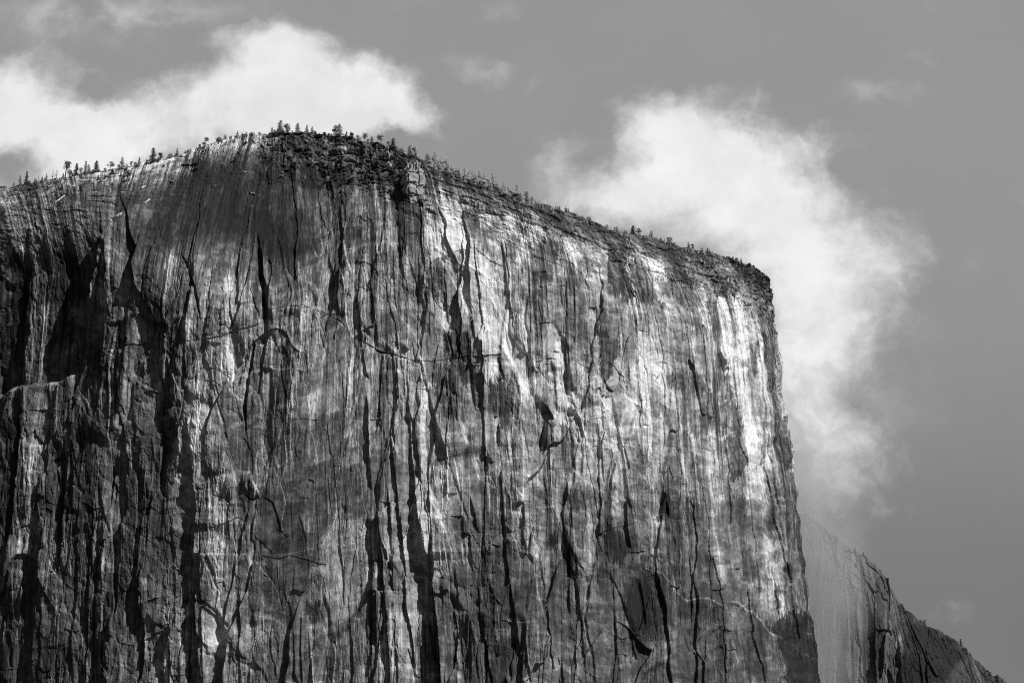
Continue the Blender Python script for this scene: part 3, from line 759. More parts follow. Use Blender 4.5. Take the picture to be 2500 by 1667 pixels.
# fine random corners, so that no stretch of wall is left without them
rng = random.Random(5)
for i in range(18):
    u = rng.uniform(30, 1900); v = rng.uniform(560, 1600); l = rng.uniform(30, 150)
    du = rng.uniform(-6, 10) * l / 100; w = rng.choice((3, 4, 5, 7))
    kind = rng.random()
    pts = [(u, v, w * .6), (u + du * .5, v + l * .5, w), (u + du, v + l, w * .5)]
    if 640 < u < 900 and v > 850: w *= .4
    if kind < .55: ec.vert(pts, f_edge(rng.uniform(2, 6)))
    elif kind < .75: ec.vert(pts, f_ledge_right(3))
    elif kind < .9: ec.horiz([(u, v, 3), (u + l * .25, v + rng.uniform(-4, 6), 4)], f_roof(1, 4), taper=l * .1)
    else: ec.horiz([(u, v, 3), (u + l * .35, v + rng.uniform(-8, 14), 3)], f_slot(1), taper=5, pad=20)

# angular flakes: a small roof that turns down into a left-facing corner
FLAKES = []
for i in range(34):
    u = rng.uniform(470, 1860); v = rng.uniform(620, 1560); w = rng.choice((4, 5, 6, 8))
    if 690 < u < 900 and v > 800: continue
    L1 = rng.uniform(14, 46); L2 = rng.uniform(45, 150); lean = (u - 1100) * .00006 * L2 + rng.uniform(-3, 6)
    ec.horiz([(u - L1, v + rng.uniform(-3, 3), w * .7), (u, v, w)], f_roof(1.0, 6), wig=.5, taper=(L1 * .9, 1.5))
    ec.vert([(u, v, w), (u + lean, v + L2 * .7, w * .9), (u + lean * 1.4, v + L2, w * .4)], f_edge(5), wig=.35, taper=3)
    FLAKES.append((u, v, L1, L2 * rng.uniform(.5, .9), lean, rng.choice((1.35, 1.5, 1.25, .7))))
# --- mineral streaks and stains (real colour of the rock), plus some painted shading
T = ec.T
def drips(w, h, seed, thr, strength, sharp=.35, pw=1.0):
    """streaks running down from a start point: crisp head, fading tail"""
    x = HX / w + .35 * gn(HX / (w * 6), TY / (h * .8), seed) + .10 * gn(HX / w, TY / (h * .15), seed + 2)
    c = np.floor(x).astype(np.int32); fx = np.abs(x - c - .5) * 2
    y = -TY / h + _U[seed][c & 255, 7] * 9
    r = np.floor(y).astype(np.int32); fy = y - r            # 0 at the head, 1 at the tail
    g = _U[(seed + 1) % 16][c & 255, r & 255]; wd = .35 + .65 * _U[(seed + 2) % 16][c & 255, r & 255]
    lat = 1 - sstep(wd * (1 - sharp), wd, fx)
    run = sstep(0, .012 * 60 / h + .01, fy) * (1 - sstep(.25 + .6 * g, 1.0, fy))
    return strength * sstep(thr, thr + .1, g) * lat * run * pw
st = 0.75 * gn(HX / 5.2, TY / 300, 3) + 0.55 * gn(HX / 2.0, TY / 110, 4) + 0.35 * gn(HX / 0.95, TY / 60, 5)
reach = np.exp(-np.maximum(below - 60, 0) / 230.0)
grp = sstep(-.25, .45, gn(HX / 42, TY / 240, 6))          # streaks come in families
zone = np.clip(0.06 + 0.5 * reach + 0.6 * grp + 0.2 * LEFT, 0.0, 1.15) * (1 - .55 * SMOOTH)
fine = zone * (1 - .75 * CALM * (1 - reach))
T *= 1 - .25 * sstep(1040, 900, U) + .12 * sstep(1060, 1150, U)  # left dimmed and centre-right lifted: sun balance painted into the tone
T *= 1 - 0.50 * sstep(0.15, 0.45, st) * fine
T *= 1 - np.clip(drips(9, 210, 1, .62, .55), 0, 1) * zone
T *= 1 - np.clip(drips(4.2, 130, 4, .52, .60), 0, 1) * zone
T *= 1 - np.clip(drips(2.0, 85, 7, .45, .55), 0, 1) * fine
T *= 1 - np.clip(drips(1.3, 50, 9, .5, .45), 0, 1) * fine
T *= 1 + drips(3.4, 110, 10, .66, .40) * FACE * (1 - .6 * CALM)
T *= 1 + drips(1.6, 60, 12, .62, .35) * FACE * (1 - .7 * CALM)
T *= 1 + 0.20 * fbm(HX / 24, TY / 170, 11, 4, .6)
T *= 1 + 0.24 * fbm(HX / 3.2, TY / 6, 13, 4, .65)
# slabs under the crest: dark lichen and dwarf scrub, pale bare patches toward the left
crestband = (1 - sstep(25, 95, below + 14 * gn(HX / 14, TY / 25, 2) + 10 * gn(HX / 5, TY / 40, 3)))
T *= 1 - (0.62 * crestband) * sstep(985, 1040, U)
T *= 1 - 0.60 * (1 - FACE) * sstep(700, 750, U + .5 * (400 - V)) * (1 - sstep(990, 1040, U))
def poly(o, pts, mult, soft=0.0):
    """a patch of differently coloured rock with a crisp, slightly ragged outline"""
    P_ = [(o[0] + x / 3.76, o[1] + y / 3.76) for x, y in pts]
    P_ = [(x, 1775.0 if y > 1650 else y) for x, y in P_]
    us = [p[0] for p in P_]; vs = [p[1] for p in P_]
    sl = ec.rowsel(min(vs) - 8, max(vs) + 8)
    if sl is None: return
    cs = ec.colsel(sl, min(us) - 8, max(us) + 8)
    if cs is None: return
    u0, v0 = U[sl, cs], V[sl, cs]
    acc = 0; rag = min(1.6, .5 + (max(us) - min(us)) / 60.0)
    for sh in (-1.5, 0, 1.5):
        u = u0 + rag * (3.6 * gn(u0 / 9, v0 / 30, 3) + 2.4 * gn(u0 / 3, v0 / 9, 5)) + sh
        v = v0 + rag * (9 * gn(u0 / 6, v0 / 60, 4) + 9 * gn(u0 / 2.4, v0 / 40, 6) + 2 * gn(u0 / 3, v0 / 4, 8)) + sh * .5
        m = np.zeros(u.shape, bool)
        for (x1, y1), (x2, y2) in zip(P_, P_[1:] + P_[:1]):
            if y1 == y2: continue
            m ^= ((y1 > v) != (y2 > v)) & (u < (x2 - x1) * (v - y1) / (y2 - y1) + x1)
        acc = acc + m / 3.0
    inner = (.72 if mult > 1 else .80) + (.38 if mult > 1 else .30) * sstep(-.45, .35, gn(u0 / 7, v0 / 70, 7) + .5 * gn(u0 / 2.2, v0 / 30, 9) + .3 * gn(u0 / 5, v0 / 7, 10))
    T[sl, cs] *= 1 + (mult - 1) * acc * inner
BR = {a2: [
 (2.0,135,640,200,640,240,700,330,860,370,940,290,1005,240,960,230,850,140,800),(1.8,240,960,290,1005,180,1080,190,1020),(1.9,640,640,745,650,745,760,700,810,635,790),
 (1.5,490,690,555,700,555,790,490,800),(1.8,1000,820,1130,840,1140,1060,1070,1100,1020,900),(1.75,630,1150,720,1080,780,1180,800,1400,850,1460,700,1470,640,1300),
 (1.4,850,1280,1100,1180,1140,1460,860,1470),(1.8,2000,1030,2070,1090,2090,1250,2000,1240,1990,1100),(1.7,1990,1440,2090,1380,2090,1568,1980,1568),(1.6,1310,1100,1345,1150,1350,1300,1310,1300),
 (.6,540,780,620,800,700,900,800,1100,560,900),(.6,810,900,980,900,1000,1070,850,1060),(.55,1150,1000,1220,870,1380,880,1400,1000,1330,1100,1320,1250,1130,1290),(.55,1820,960,1960,1000,1980,1430,1820,1400),
 (.55,480,600,640,560,630,800,560,780,480,700),(.5,30,600,120,640,130,860,50,850),(.62,150,1150,290,1020,480,980,460,1500,330,1480,160,1300)],
 b2: [(1.6,670,150,850,150,860,300,930,610,720,500,680,250),(1.65,870,150,1150,180,1160,600,930,610,880,400),(1.65,1180,350,1320,330,1390,330,1390,600,1190,600),
 (1.6,930,620,1400,620,1440,860,1330,700,1200,740,980,800,900,700),(1.5,960,800,1150,780,1200,820,1280,800,1290,1030,1150,1010,1130,1150,950,1050),(1.55,1350,860,1450,880,1510,1000,1520,1300,1380,1220),
 (1.5,1530,700,1700,700,1700,960,1740,1000,1560,1020),(1.8,1730,1000,1860,1000,1900,1200,1910,1320,1760,1300,1710,1150),(1.5,1970,380,2180,380,2200,500,2250,960,2040,960,2000,650),
 (1.75,2040,985,2190,980,2200,1080,2240,1250,2230,1568,2100,1450,2030,1300,2000,1100),(1.6,1200,1060,1260,1120,1270,1250,1230,1300,1200,1180),(1.8,725,680,820,670,820,780,760,870,715,900),
 (1.6,520,890,575,900,560,1020,480,1080,450,1230,480,1000),(1.4,600,200,690,380,700,600,600,620),(1.5,1395,180,1420,180,1420,480,1398,480),
 (.38,310,420,400,390,500,430,560,400,590,640,310,630),(.4,440,670,590,680,580,880,500,900,450,800),(.5,740,880,850,840,950,870,940,1310,840,1310,720,1050),(.55,200,680,440,700,450,1200,330,1240,250,1000),
 (.38,1740,380,1930,380,1930,650,1880,660,1860,820,1780,900,1740,650),(.6,1740,180,1960,200,1960,380,1740,370),(.5,1290,680,1330,690,1360,1150,1345,1150,1330,850),(.5,1240,1240,1330,1230,1310,1450,1190,1500),
 (.6,1390,1250,1450,1250,1450,1568,1400,1568),(.55,550,1300,640,1280,640,1568,520,1568),(.6,530,250,560,230,590,380,560,420)],
 a3: [(1.9,1120,860,1190,855,1240,900,1255,1568,1230,1568,1160,1150),(1.15,1250,900,1350,980,1400,1100,1400,1568,1255,1568),(1.6,1490,1190,1540,1190,1550,1568,1500,1568),
 (.55,600,620,700,700,740,560,900,620,1000,700,900,760,760,700,700,830,600,830),(.42,1060,690,1330,700,1320,850,1120,840),(.5,1010,850,1110,850,1240,1568,1170,1568,1070,1100),(.6,130,420,400,700,560,900,280,870,120,700),
 (.45,590,880,660,900,640,980,600,960),(.5,1410,1270,1490,1260,1490,1568,1450,1568)],
 b3: [(1.35,1200,0,1350,0,1400,200,1400,450,1300,470,1260,350),(1.25,1500,0,1580,0,1600,240,1620,560,1560,520,1510,300),(1.6,1530,760,1570,760,1640,1120,1560,1100,1540,900),
 (1.3,1420,1130,1490,1180,1500,1430,1560,1480,1560,1568,1420,1500),(1.15,1330,620,1420,640,1530,700,1540,1080,1490,1110,1440,1000,1370,700),(1.4,770,620,840,650,840,740,800,800,850,1000,870,1568,820,1300,790,1000),(1.6,880,800,940,810,950,1000,890,1000),
 (.55,1080,0,1190,0,1290,480,1060,480),(.6,850,600,930,560,1060,580,1080,750,920,820,850,740),(.48,1060,490,1300,490,1360,650,1400,1060,1390,1170,1250,1220,1210,790,1090,770),(.62,850,130,950,280,1050,420,870,430,820,250),
 (.62,620,230,800,230,830,400,700,400),(.6,1640,620,1760,640,1820,1100,1740,1120,1650,850),(.4,640,1290,700,1310,720,1568,560,1568,620,1480),(.6,1240,1380,1390,1350,1400,1568,1250,1568),(.75,380,850,560,1100,400,1060)],
 d3: [(1.6,850,0,915,0,925,420,880,440,850,300),(1.7,190,0,430,0,430,150,350,240,240,200,190,80),(1.9,1060,1190,1140,1340,1145,1390,1060,1290),(1.3,770,1050,930,1080,1040,1180,1040,1400,820,1400),
 (.52,250,450,560,740,650,800,960,870,900,1000,640,980,300,1100,120,1080,200,700),(.27,1430,1050,1500,960,1640,900,1810,950,1850,1200,1930,1640,1700,1560,1560,1400,1480,1180),(.65,1270,900,1430,1080,1560,1400,1300,1300,1150,1000),
 (.35,1460,620,1550,700,1520,900,1470,880),(.6,1160,180,1240,300,1340,540,1300,580,1170,600),(.55,820,340,880,440,890,700,840,620)],
 b0: [(2.0,1740,450,1810,560,1820,700,1780,880,1700,880,1690,640),(1.6,1230,640,1480,650,1500,830,1290,850,1220,780),(1.6,1500,100,1670,100,1690,200,1730,260,1750,380,1650,340,1530,280),(1.5,1910,260,2100,280,2130,350,2290,340,2330,600,1960,600,1920,450),
 (1.4,1900,870,2330,750,2280,1000,2230,1568,1890,1400,1890,900),(1.9,1530,980,1590,1120,1680,1330,1670,1450,1560,1350,1640,1300,1560,1100),(.6,0,0,700,0,1000,200,700,420,0,500)],
 b1: [(1.35,800,560,950,580,1090,900,1240,1000,1200,1568,750,1568,760,900),(1.7,1210,830,1270,900,1340,1250,1260,1250),(1.5,1360,940,1420,1050,1400,1250,1370,1240),(1.8,1460,1200,1510,1220,1520,1450,1490,1400),
 (1.4,1560,990,1650,1000,1680,1200,1640,1260),(1.3,1600,720,1700,740,1700,930,1620,940),(1.6,1500,250,1530,280,1530,400,1510,390),(1.7,2150,380,2210,480,2180,680,2140,620),(.7,560,0,1050,0,1060,400,700,450,600,300)],
 c1: [(1.25,750,0,1180,0,1150,600,900,800,780,700),(1.8,395,740,455,840,500,980,430,900)],
 d1: [(.45,930,820,1100,820,1090,1000,960,1010,900,900),(.55,1380,850,1440,900,1390,980,1300,1040,1340,920),(1.3,0,1100,170,1120,170,1320,0,1320),(1.4,1395,980,1470,980,1480,1568,1250,1568,1300,1100)],
 d2: [(1.35,290,1020,480,1030,500,1568,300,1568),(1.3,760,1000,850,1010,880,1500,800,1500),(.4,1260,180,1380,190,1370,350,1260,290),(.38,2000,700,2150,850,2150,1100,2050,1130,1980,1000),(.35,1420,100,1480,240,1540,600,1460,600),(1.7,1900,1330,2050,1290,2060,1360,1920,1340)],
 c2: [(1.6,360,200,470,250,560,450,550,560,450,540,400,400),(1.3,310,590,470,580,560,900,350,1000,250,800),(.6,1440,560,1740,480,1750,700,1450,760),(.36,1850,880,1960,920,2000,1100,1950,1260,1830,1100,1750,950),(.6,1800,540,1870,560,1870,900,1810,900),(1.0,550,580,610,640,635,900,590,940)],
 c0: [(.5,60,300,200,300,130,1300,0,1568,0,700)],
 d0: [(1.5,1420,1160,1600,1160,1600,1568,1340,1568),(1.15,1890,1120,2050,1130,2050,1330,1900,1330)],
 a1: [(.55,880,560,1360,560,1360,900,1200,800,850,800),(1.3,1380,780,1700,760,1780,1400,1500,1300,1400,1000),(.6,1720,850,1880,850,1890,1350,1790,1380),(.7,500,1100,1000,1060,1100,1350,700,1500,520,1400)]}
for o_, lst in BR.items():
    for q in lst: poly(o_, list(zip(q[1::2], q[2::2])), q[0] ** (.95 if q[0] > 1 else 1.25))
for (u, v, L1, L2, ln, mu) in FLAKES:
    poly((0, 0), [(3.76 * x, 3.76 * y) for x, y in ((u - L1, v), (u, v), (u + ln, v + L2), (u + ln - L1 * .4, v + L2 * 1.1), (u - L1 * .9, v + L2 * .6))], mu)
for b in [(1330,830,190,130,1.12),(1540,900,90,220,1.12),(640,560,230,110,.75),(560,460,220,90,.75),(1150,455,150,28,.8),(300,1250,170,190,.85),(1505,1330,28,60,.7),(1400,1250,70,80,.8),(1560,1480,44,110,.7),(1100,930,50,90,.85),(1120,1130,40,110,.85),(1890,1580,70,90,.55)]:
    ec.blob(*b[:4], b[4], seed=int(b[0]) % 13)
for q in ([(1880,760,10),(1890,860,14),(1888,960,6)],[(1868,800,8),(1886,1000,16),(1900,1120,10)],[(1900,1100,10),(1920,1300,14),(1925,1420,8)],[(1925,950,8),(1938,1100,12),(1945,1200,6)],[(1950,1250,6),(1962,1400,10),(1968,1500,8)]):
    ec.vert([(a, b, w) for a, b, w in q], f_paint(.45), 1.4)  # dark lines painted on the nose in place of shaded corners
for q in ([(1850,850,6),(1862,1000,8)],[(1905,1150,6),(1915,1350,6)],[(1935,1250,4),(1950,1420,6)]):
    ec.vert([(a, b, w) for a, b, w in q], f_paint(1.6), 1.2)  # pale lines painted on the nose in place of sunlit edges
# hard-edged darker rectangle and pale dikes of the lower right
for pts in (Z(*d3,[(560,720,14),(650,800,20),(860,790,22),(975,865,16)]), Z(*d3,[(1035,820,20),(1120,832,18),(1270,910,20),(1340,1000,16),(1410,1100,16),(1600,1200,22),(1850,1375,22)]),
            Z(*d3,[(1650,1010,14),(1750,1105,20),(1830,1135,14)]), Z(*d3,[(280,270,6),(450,400,7),(625,500,6)]), Z(*d3,[(270,500,10),(420,580,18),(560,740,10)]), Z(*d3,[(1430,1110,10),(1600,1165,12)])):
    ec.horiz(pts, f_paint(2.3), pad=30)
# dome: dark smooth slab, streaked
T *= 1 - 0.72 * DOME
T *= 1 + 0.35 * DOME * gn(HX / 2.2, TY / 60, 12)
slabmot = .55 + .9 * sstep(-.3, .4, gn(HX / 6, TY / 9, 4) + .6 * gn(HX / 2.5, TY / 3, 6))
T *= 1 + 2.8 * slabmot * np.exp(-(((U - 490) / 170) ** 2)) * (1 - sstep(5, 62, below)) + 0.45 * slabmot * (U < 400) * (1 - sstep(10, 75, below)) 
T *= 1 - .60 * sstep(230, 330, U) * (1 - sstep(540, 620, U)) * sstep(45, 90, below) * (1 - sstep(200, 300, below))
T *= (1.0 - 0.40 * LEFT * FACE) * 1.0 * (1 - .60 * sstep(1080, 1430, V + .25 * (U - 1400) + 60 * gn(U / 120, V / 200, 3)) * sstep(980, 1150, U))  # left wall and lower right: darker rock, deepened by shade painted into the tone
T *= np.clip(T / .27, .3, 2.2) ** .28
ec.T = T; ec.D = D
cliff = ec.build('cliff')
tag(cliff, 'huge pale granite cliff streaked with dark mineral stains under the clouds', 'cliff', kind='structure')

# ------------------------------------------------------------------ the ridge behind, half lost in mist
K2 = [
 (1700,2880, 1705,1250,2900, 1700,1190,2980,1800),
 (1900,2838, 1905,1285,2858, 1900,1235,2935,1800),
 (1990,2818, 1995,1320,2838, 1985,1268,2908,1800),
 (2060,2802, 2045,1370,2822, 2040,1314,2882,1800),
 (2110,2792, 2100,1420,2812, 2088,1343,2875,1800),
 (2160,2783, 2145,1470,2803, 2130,1376,2865,1800),
 (2200,2776, 2178,1540,2796, 2160,1402,2855,1800),
 (2240,2773, 2215,1580,2793, 2178,1446,2843,1800),
 (2290,2775, 2260,1600,2795, 2212,1488,2840,1800),
 (2350,2790, 2310,1620,2810, 2262,1522,2850,1800),
 (2410,2815, 2360,1650,2830, 2320,1556,2860,1800),
 (2470,2850, 2410,1690,2860, 2372,1600,2880,1800),
 (2540,2900, 2470,1760,2910, 2440,1656,2920,1800),
 (2600,2980, 2560,1860,2985, 2540,1740,3000,1860),
 (2640,3200, 2620,1960,3200, 2610,1860,3220,2000)]
rg = Massif(K2, 14, 0.9, (8, 260, 170, 20), 1900, 13, 500.0)
HX, TY, U, V = rg.HX + 900, rg.TY + 300, rg.U, rg.V
D = rg.D; T = rg.T; T *= 0.11
below = V - V[rg.jc:rg.jc + 1]
add_plates(40, 200, 2.5, 0.10, 1, .15); add_plates(15, 90, 1.2, 0.15, 4, .15, .4, .4); add_plates(6, 30, .7, .2, 7, .12); add_plates(14, 12, 1.2, .1, 9, .1, mask=np.exp(-np.maximum(below, 0) / 70))
D += 1.1 * fbm(HX / 8, TY / 14, 3, 4, .6) * np.exp(-np.maximum(below, 0) / 60) + .5 * fbm(HX / 4, TY / 12, 5, 3, .6)
rg.D, rg.T = D, T
rg.vert([(2112,1420,8),(2132,1520,16),(2142,1667,18),(2146,1790,18)], f_edge(3), 1); rg.vert([(2180,1520,10),(2195,1600,12),(2200,1790,14)], f_edge(3), 1)
rg.vert([(2205,1520,12),(2215,1667,12),(2220,1790,12)], f_ledge_right(2), 1)
T = rg.T
T *= 1 - 0.6 * sstep(.1, .6, .8 * gn(HX / 8, TY / 200, 3) + .5 * gn(HX / 3, TY / 80, 4))
for b in [(2300,1640,170,150,.5),(2118,1520,20,100,.7),(2142,1570,24,130,.55),(2150,1450,16,60,.6),(2240,1560,50,44,.28),(2290,1600,60,50,.22),(2230,1640,40,50,.45),(2265,1650,40,40,.25),(2192,1590,10,38,2.3),(2160,1620,12,60,1.5),(2180,1480,20,50,1.2),(2170,1430,20,30,1.1),(2360,1630,24,40,1.3),(2340,1660,22,30,1.2),(2205,1480,12,18,.4),(2225,1495,14,14,.5)]:
    rg.blob(*b, seed=int(b[0]) % 11)
rg.vert([(2358,1582,3),(2378,1605,4),(2390,1640,5),(2395,1670,5)], f_paint(2.6), .4, taper=3)
ridge = rg.build('mountain_ridge')
tag(ridge, 'lower granite ridge sloping down to the right behind the great cliff', 'ridge', kind='structure')

# ------------------------------------------------------------------ valley floor
me = bpy.data.meshes.new('ground')
n = 90; xs = np.linspace(-1, 1, n); g = np.sign(xs) * np.abs(xs) ** 2.2 * 28000
gx, gy = np.meshgrid(g, g + 1500)
rr = np.hypot(gx, gy)
gz = 6 * gn(gx / 160, gy / 160, 2) * np.clip(rr / 600, 0, 1) * np.clip(1500 / np.maximum(rr, 1), 0, 1)
me.from_pydata(np.stack([gx, gy, gz - .3], -1).reshape(-1, 3).tolist(), [],
   [(j*n+i, j*n+i+1, (j+1)*n+i+1, (j+1)*n+i) for j in range(n-1) for i in range(n-1)])
me.materials.append(plain('valley_meadow', 0.06, .3, 0.02))
gr_o = bpy.data.objects.new('ground', me); COL.objects.link(gr_o)
tag(gr_o, 'dark valley floor below the cliff', 'ground', kind='structure')

# ------------------------------------------------------------------ mist cloud between cliff and ridge
def mist():
    x0, x1, y0, y1, z0, z1 = 300.0, 800.0, 2590.0, 2700.0, 150.0, 900.0
    me = bpy.data.meshes.new('mist')
    vs = [(x, y, z) for x in (x0, x1) for y in (y0, y1) for z in (z0, z1)]
    me.from_pydata(vs, [], [(0,1,3,2),(4,6,7,5),(0,4,5,1),(2,3,7,6),(0,2,6,4),(1,5,7,3)])
    m = bpy.data.materials.new('drifting_mist'); m.use_nodes = True
    t = NT(m.node_tree); t.n.clear()
    out = t.new('ShaderNodeOutputMaterial'); pv = t.new('ShaderNodeVolumePrincipled')
    t.l.new(pv.outputs[0], out.inputs['Volume'])
    co = t.new('ShaderNodeTexCoord'); sxyz = t.new('ShaderNodeSeparateXYZ'); t.l.new(co.outputs['Object'], sxyz.inputs[0])
    a, c = t.noise(co.outputs['Object'], 0.012, 4, 0.6)
    # thick beside the cliff, thinning to the right and downward
    xx = t.m('ADD', sxyz.outputs[0], t.m('MULTIPLY', t.m('SUBTRACT', a, 0.5), 150.0))
    kx = t.ramp(xx, 350.0, 440.0, 1.0, 0.0)
    ky = t.ramp(sxyz.outputs[1], y0, y0 + 40.0, 0.0, 1.0); ky2 = t.ramp(sxyz.outputs[1], y1 - 40.0, y1, 1.0, 0.0)
    kz = t.ramp(sxyz.outputs[2], 330.0, 640.0, 0.40, 1.0); kz2 = t.ramp(sxyz.outputs[2], 560.0, 690.0, 1.0, 0.0)
    d = t.m('MULTIPLY', t.m('MULTIPLY', t.m('MULTIPLY', kx, ky), t.m('MULTIPLY', ky2, kz)), kz2)
    d = t.m('MULTIPLY', d, 0.028)
    t.l.new(d, pv.inputs['Density'])
    pv.inputs['Color'].default_value = (.86, .86, .86, 1)
    pv.inputs['Anisotropy'].default_value = 0.1
    me.materials.append(m)
    o = bpy.data.objects.new('mist', me); COL.objects.link(o)
    tag(o, 'grey mist drifting between the great cliff and the lower ridge', 'mist', kind='stuff')
mist()

# ------------------------------------------------------------------ trees
def tri_mesh(name, tris, mat):
    v = np.asarray(tris, float).reshape(-1, 3)
    me = bpy.data.meshes.new(name)
    me.from_pydata(v.tolist(), [], [(i, i + 1, i + 2) for i in range(0, len(v), 3)])
    me.materials.append(mat); return me
def tube(pts, rad, sides=6):
    """tapered tube as triangles"""
    out = []; rings = []
    pts = [np.array(p, float) for p in pts]
    for i, p in enumerate(pts):
        d = pts[min(i + 1, len(pts) - 1)] - pts[max(i - 1, 0)]; d /= np.linalg.norm(d)
        a = np.cross(d, (0.3, 1, 0.1)); a /= np.linalg.norm(a); b = np.cross(d, a)
        rings.append([p + rad[i] * (math.cos(t) * a + math.sin(t) * b) for t in np.linspace(0, 2 * math.pi, sides, endpoint=False)])
    for r0, r1 in zip(rings[:-1], rings[1:]):
        for k in range(sides):
            m = (k + 1) % sides
            out += [r0[k], r0[m], r1[m], r0[k], r1[m], r1[k]]
    return out
def tuft(out, rg_, c, s, flat=.55, n=3):
    for _ in range(n):
        q = np.array([rg_.gauss(0, 1), rg_.gauss(0, 1), rg_.gauss(0, flat)])
        a = c + q * s * .55
        d1 = np.array([rg_.gauss(0, 1), rg_.gauss(0, 1), rg_.gauss(0, flat)]); d1 *= s / np.linalg.norm(d1)
        d2 = np.array([rg_.gauss(0, 1), rg_.gauss(0, 1), rg_.gauss(0, flat)]); d2 *= s * .8 / np.linalg.norm(d2)
        out += [a - d1 * .5, a + d1 * .5, a + d2]
def make_conifer(seed, wide=.25, ragged=.35, bare=.12):
    g = random.Random(seed); crown = []; lean = g.uniform(-.03, .03)
    trunk = tube([(0, 0, -.06), (lean * .5, 0, .5), (lean, 0, .97)], [.022, .014, .003])
    z = bare
    while z < .98:
        R_ = wide * (1 - z) ** .8 * (1 + g.uniform(-ragged, ragged)) + .012
        for k in range(g.randint(6, 9)):
            a = g.uniform(0, 6.283)
            L = R_ * g.uniform(.5, 1.15)
            for t in np.linspace(.25, 1, max(2, int(L / .035))):
                c = np.array([lean * z + math.cos(a) * L * t, math.sin(a) * L * t, z - .25 * L * t * t + .02])
                tuft(crown, g, c, .052 + .02 * (1 - z), .45, 3)
        z += g.uniform(.035, .06)
    return trunk, crown
def make_pine(seed, clear=.35, wide=.34, flat=.5, n=9, top=.9):
    g = random.Random(seed); crown = []; bx = g.uniform(-.08, .08)
    trunk = tube([(0, 0, -.06), (bx * .4, 0, .4), (bx, 0, .85)], [.035, .026, .008])
    for k in range(n):
        a = g.uniform(0, 6.283); r = wide * math.sqrt(g.random()); z = clear + (top - clear) * g.random() ** .7
        r *= (1.15 - .6 * (z - clear) / (1 - clear))
        e = np.array([bx * z + math.cos(a) * r, math.sin(a) * r, z])
        trunk += tube([(bx * z, 0, z - .18), tuple(e)], [.012, .004], 4)
        for _ in range(26):
            q = np.array([g.gauss(0, 1), g.gauss(0, 1), g.gauss(0, flat)])
            q *= .085 / max(.6, np.linalg.norm(q))
            tuft(crown, g, e + q * 1.25, .062, .6, 3)
    return trunk, crown
def make_snag(seed):
    g = random.Random(seed); crown = []
    trunk = tube([(0, 0, -.06), (.01, 0, .5), (.0, 0, 1)], [.022, .016, .004])
    for k in range(16):
        z = g.uniform(.25, .95); a = g.uniform(0, 6.283); L = .16 * (1.1 - z) + .03
        e = (math.cos(a) * L, math.sin(a) * L, z + g.uniform(-.02, .06))
        trunk += tube([(0, 0, z), e], [.010, .004], 4)
        tuft(crown, g, np.array(e), .045, .5, 3)
    return trunk, crown
M_BARK = plain('pine_bark', 0.09, .3, 3.0)
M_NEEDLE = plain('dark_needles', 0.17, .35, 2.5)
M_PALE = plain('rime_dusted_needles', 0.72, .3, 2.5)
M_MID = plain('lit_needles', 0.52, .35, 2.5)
FORMS = {'conifer': [make_conifer(1), make_conifer(2, .26, .5), make_conifer(3, .17, .4, .08), make_conifer(4, .30, .45, .05)],
         'round': [make_pine(11, .06, .22, .8, 20), make_conifer(41, .36, .6, .05), make_pine(13, .05, .20, .8, 20)],
         'umbrella': [make_pine(21, .60, .32, .4, 8, .96), make_pine(22, .42, .30, .5, 10, .95)],
         'snag': [make_snag(31), make_snag(32)]}
MESH = {}
NAMES = {'conifer': 'conifer_tree', 'round': 'pine_tree', 'umbrella': 'flat_topped_pine', 'snag': 'bare_tree'}
def tree(P, h, kind, k, tone, label, group=None, wide=1.0, rz=0.0):
    key = (kind, k, tone)
    if key not in MESH:
        tr, cr = FORMS[kind][k]
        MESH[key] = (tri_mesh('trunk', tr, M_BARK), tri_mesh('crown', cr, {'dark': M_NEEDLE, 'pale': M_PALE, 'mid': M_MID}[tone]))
    e = bpy.data.objects.new(NAMES[kind], None); COL.objects.link(e)
    e.empty_display_size = 1.0
    e.location = P; e.scale = (h * wide, h * wide, h); e.rotation_euler = (0, 0, rz)
    tag(e, label, 'tree', group)
    for me_, nm in zip(MESH[key], ('trunk', 'crown')):
        o = bpy.data.objects.new(nm, me_); COL.objects.link(o); o.parent = e
    return e
tr_rng = random.Random(77)
jcC = ec.jc
UC = proj(ec.Q[jcC])[0]
def crest_point(u, back=1):
    i = int(np.argmin(np.abs(UC - u) + 1e3 * (ec.hx > ec.hx[-1] * .93)))
    return ec.Q[jcC - back, i]
def hm(P, px): return px * float(np.linalg.norm(P)) / FPX
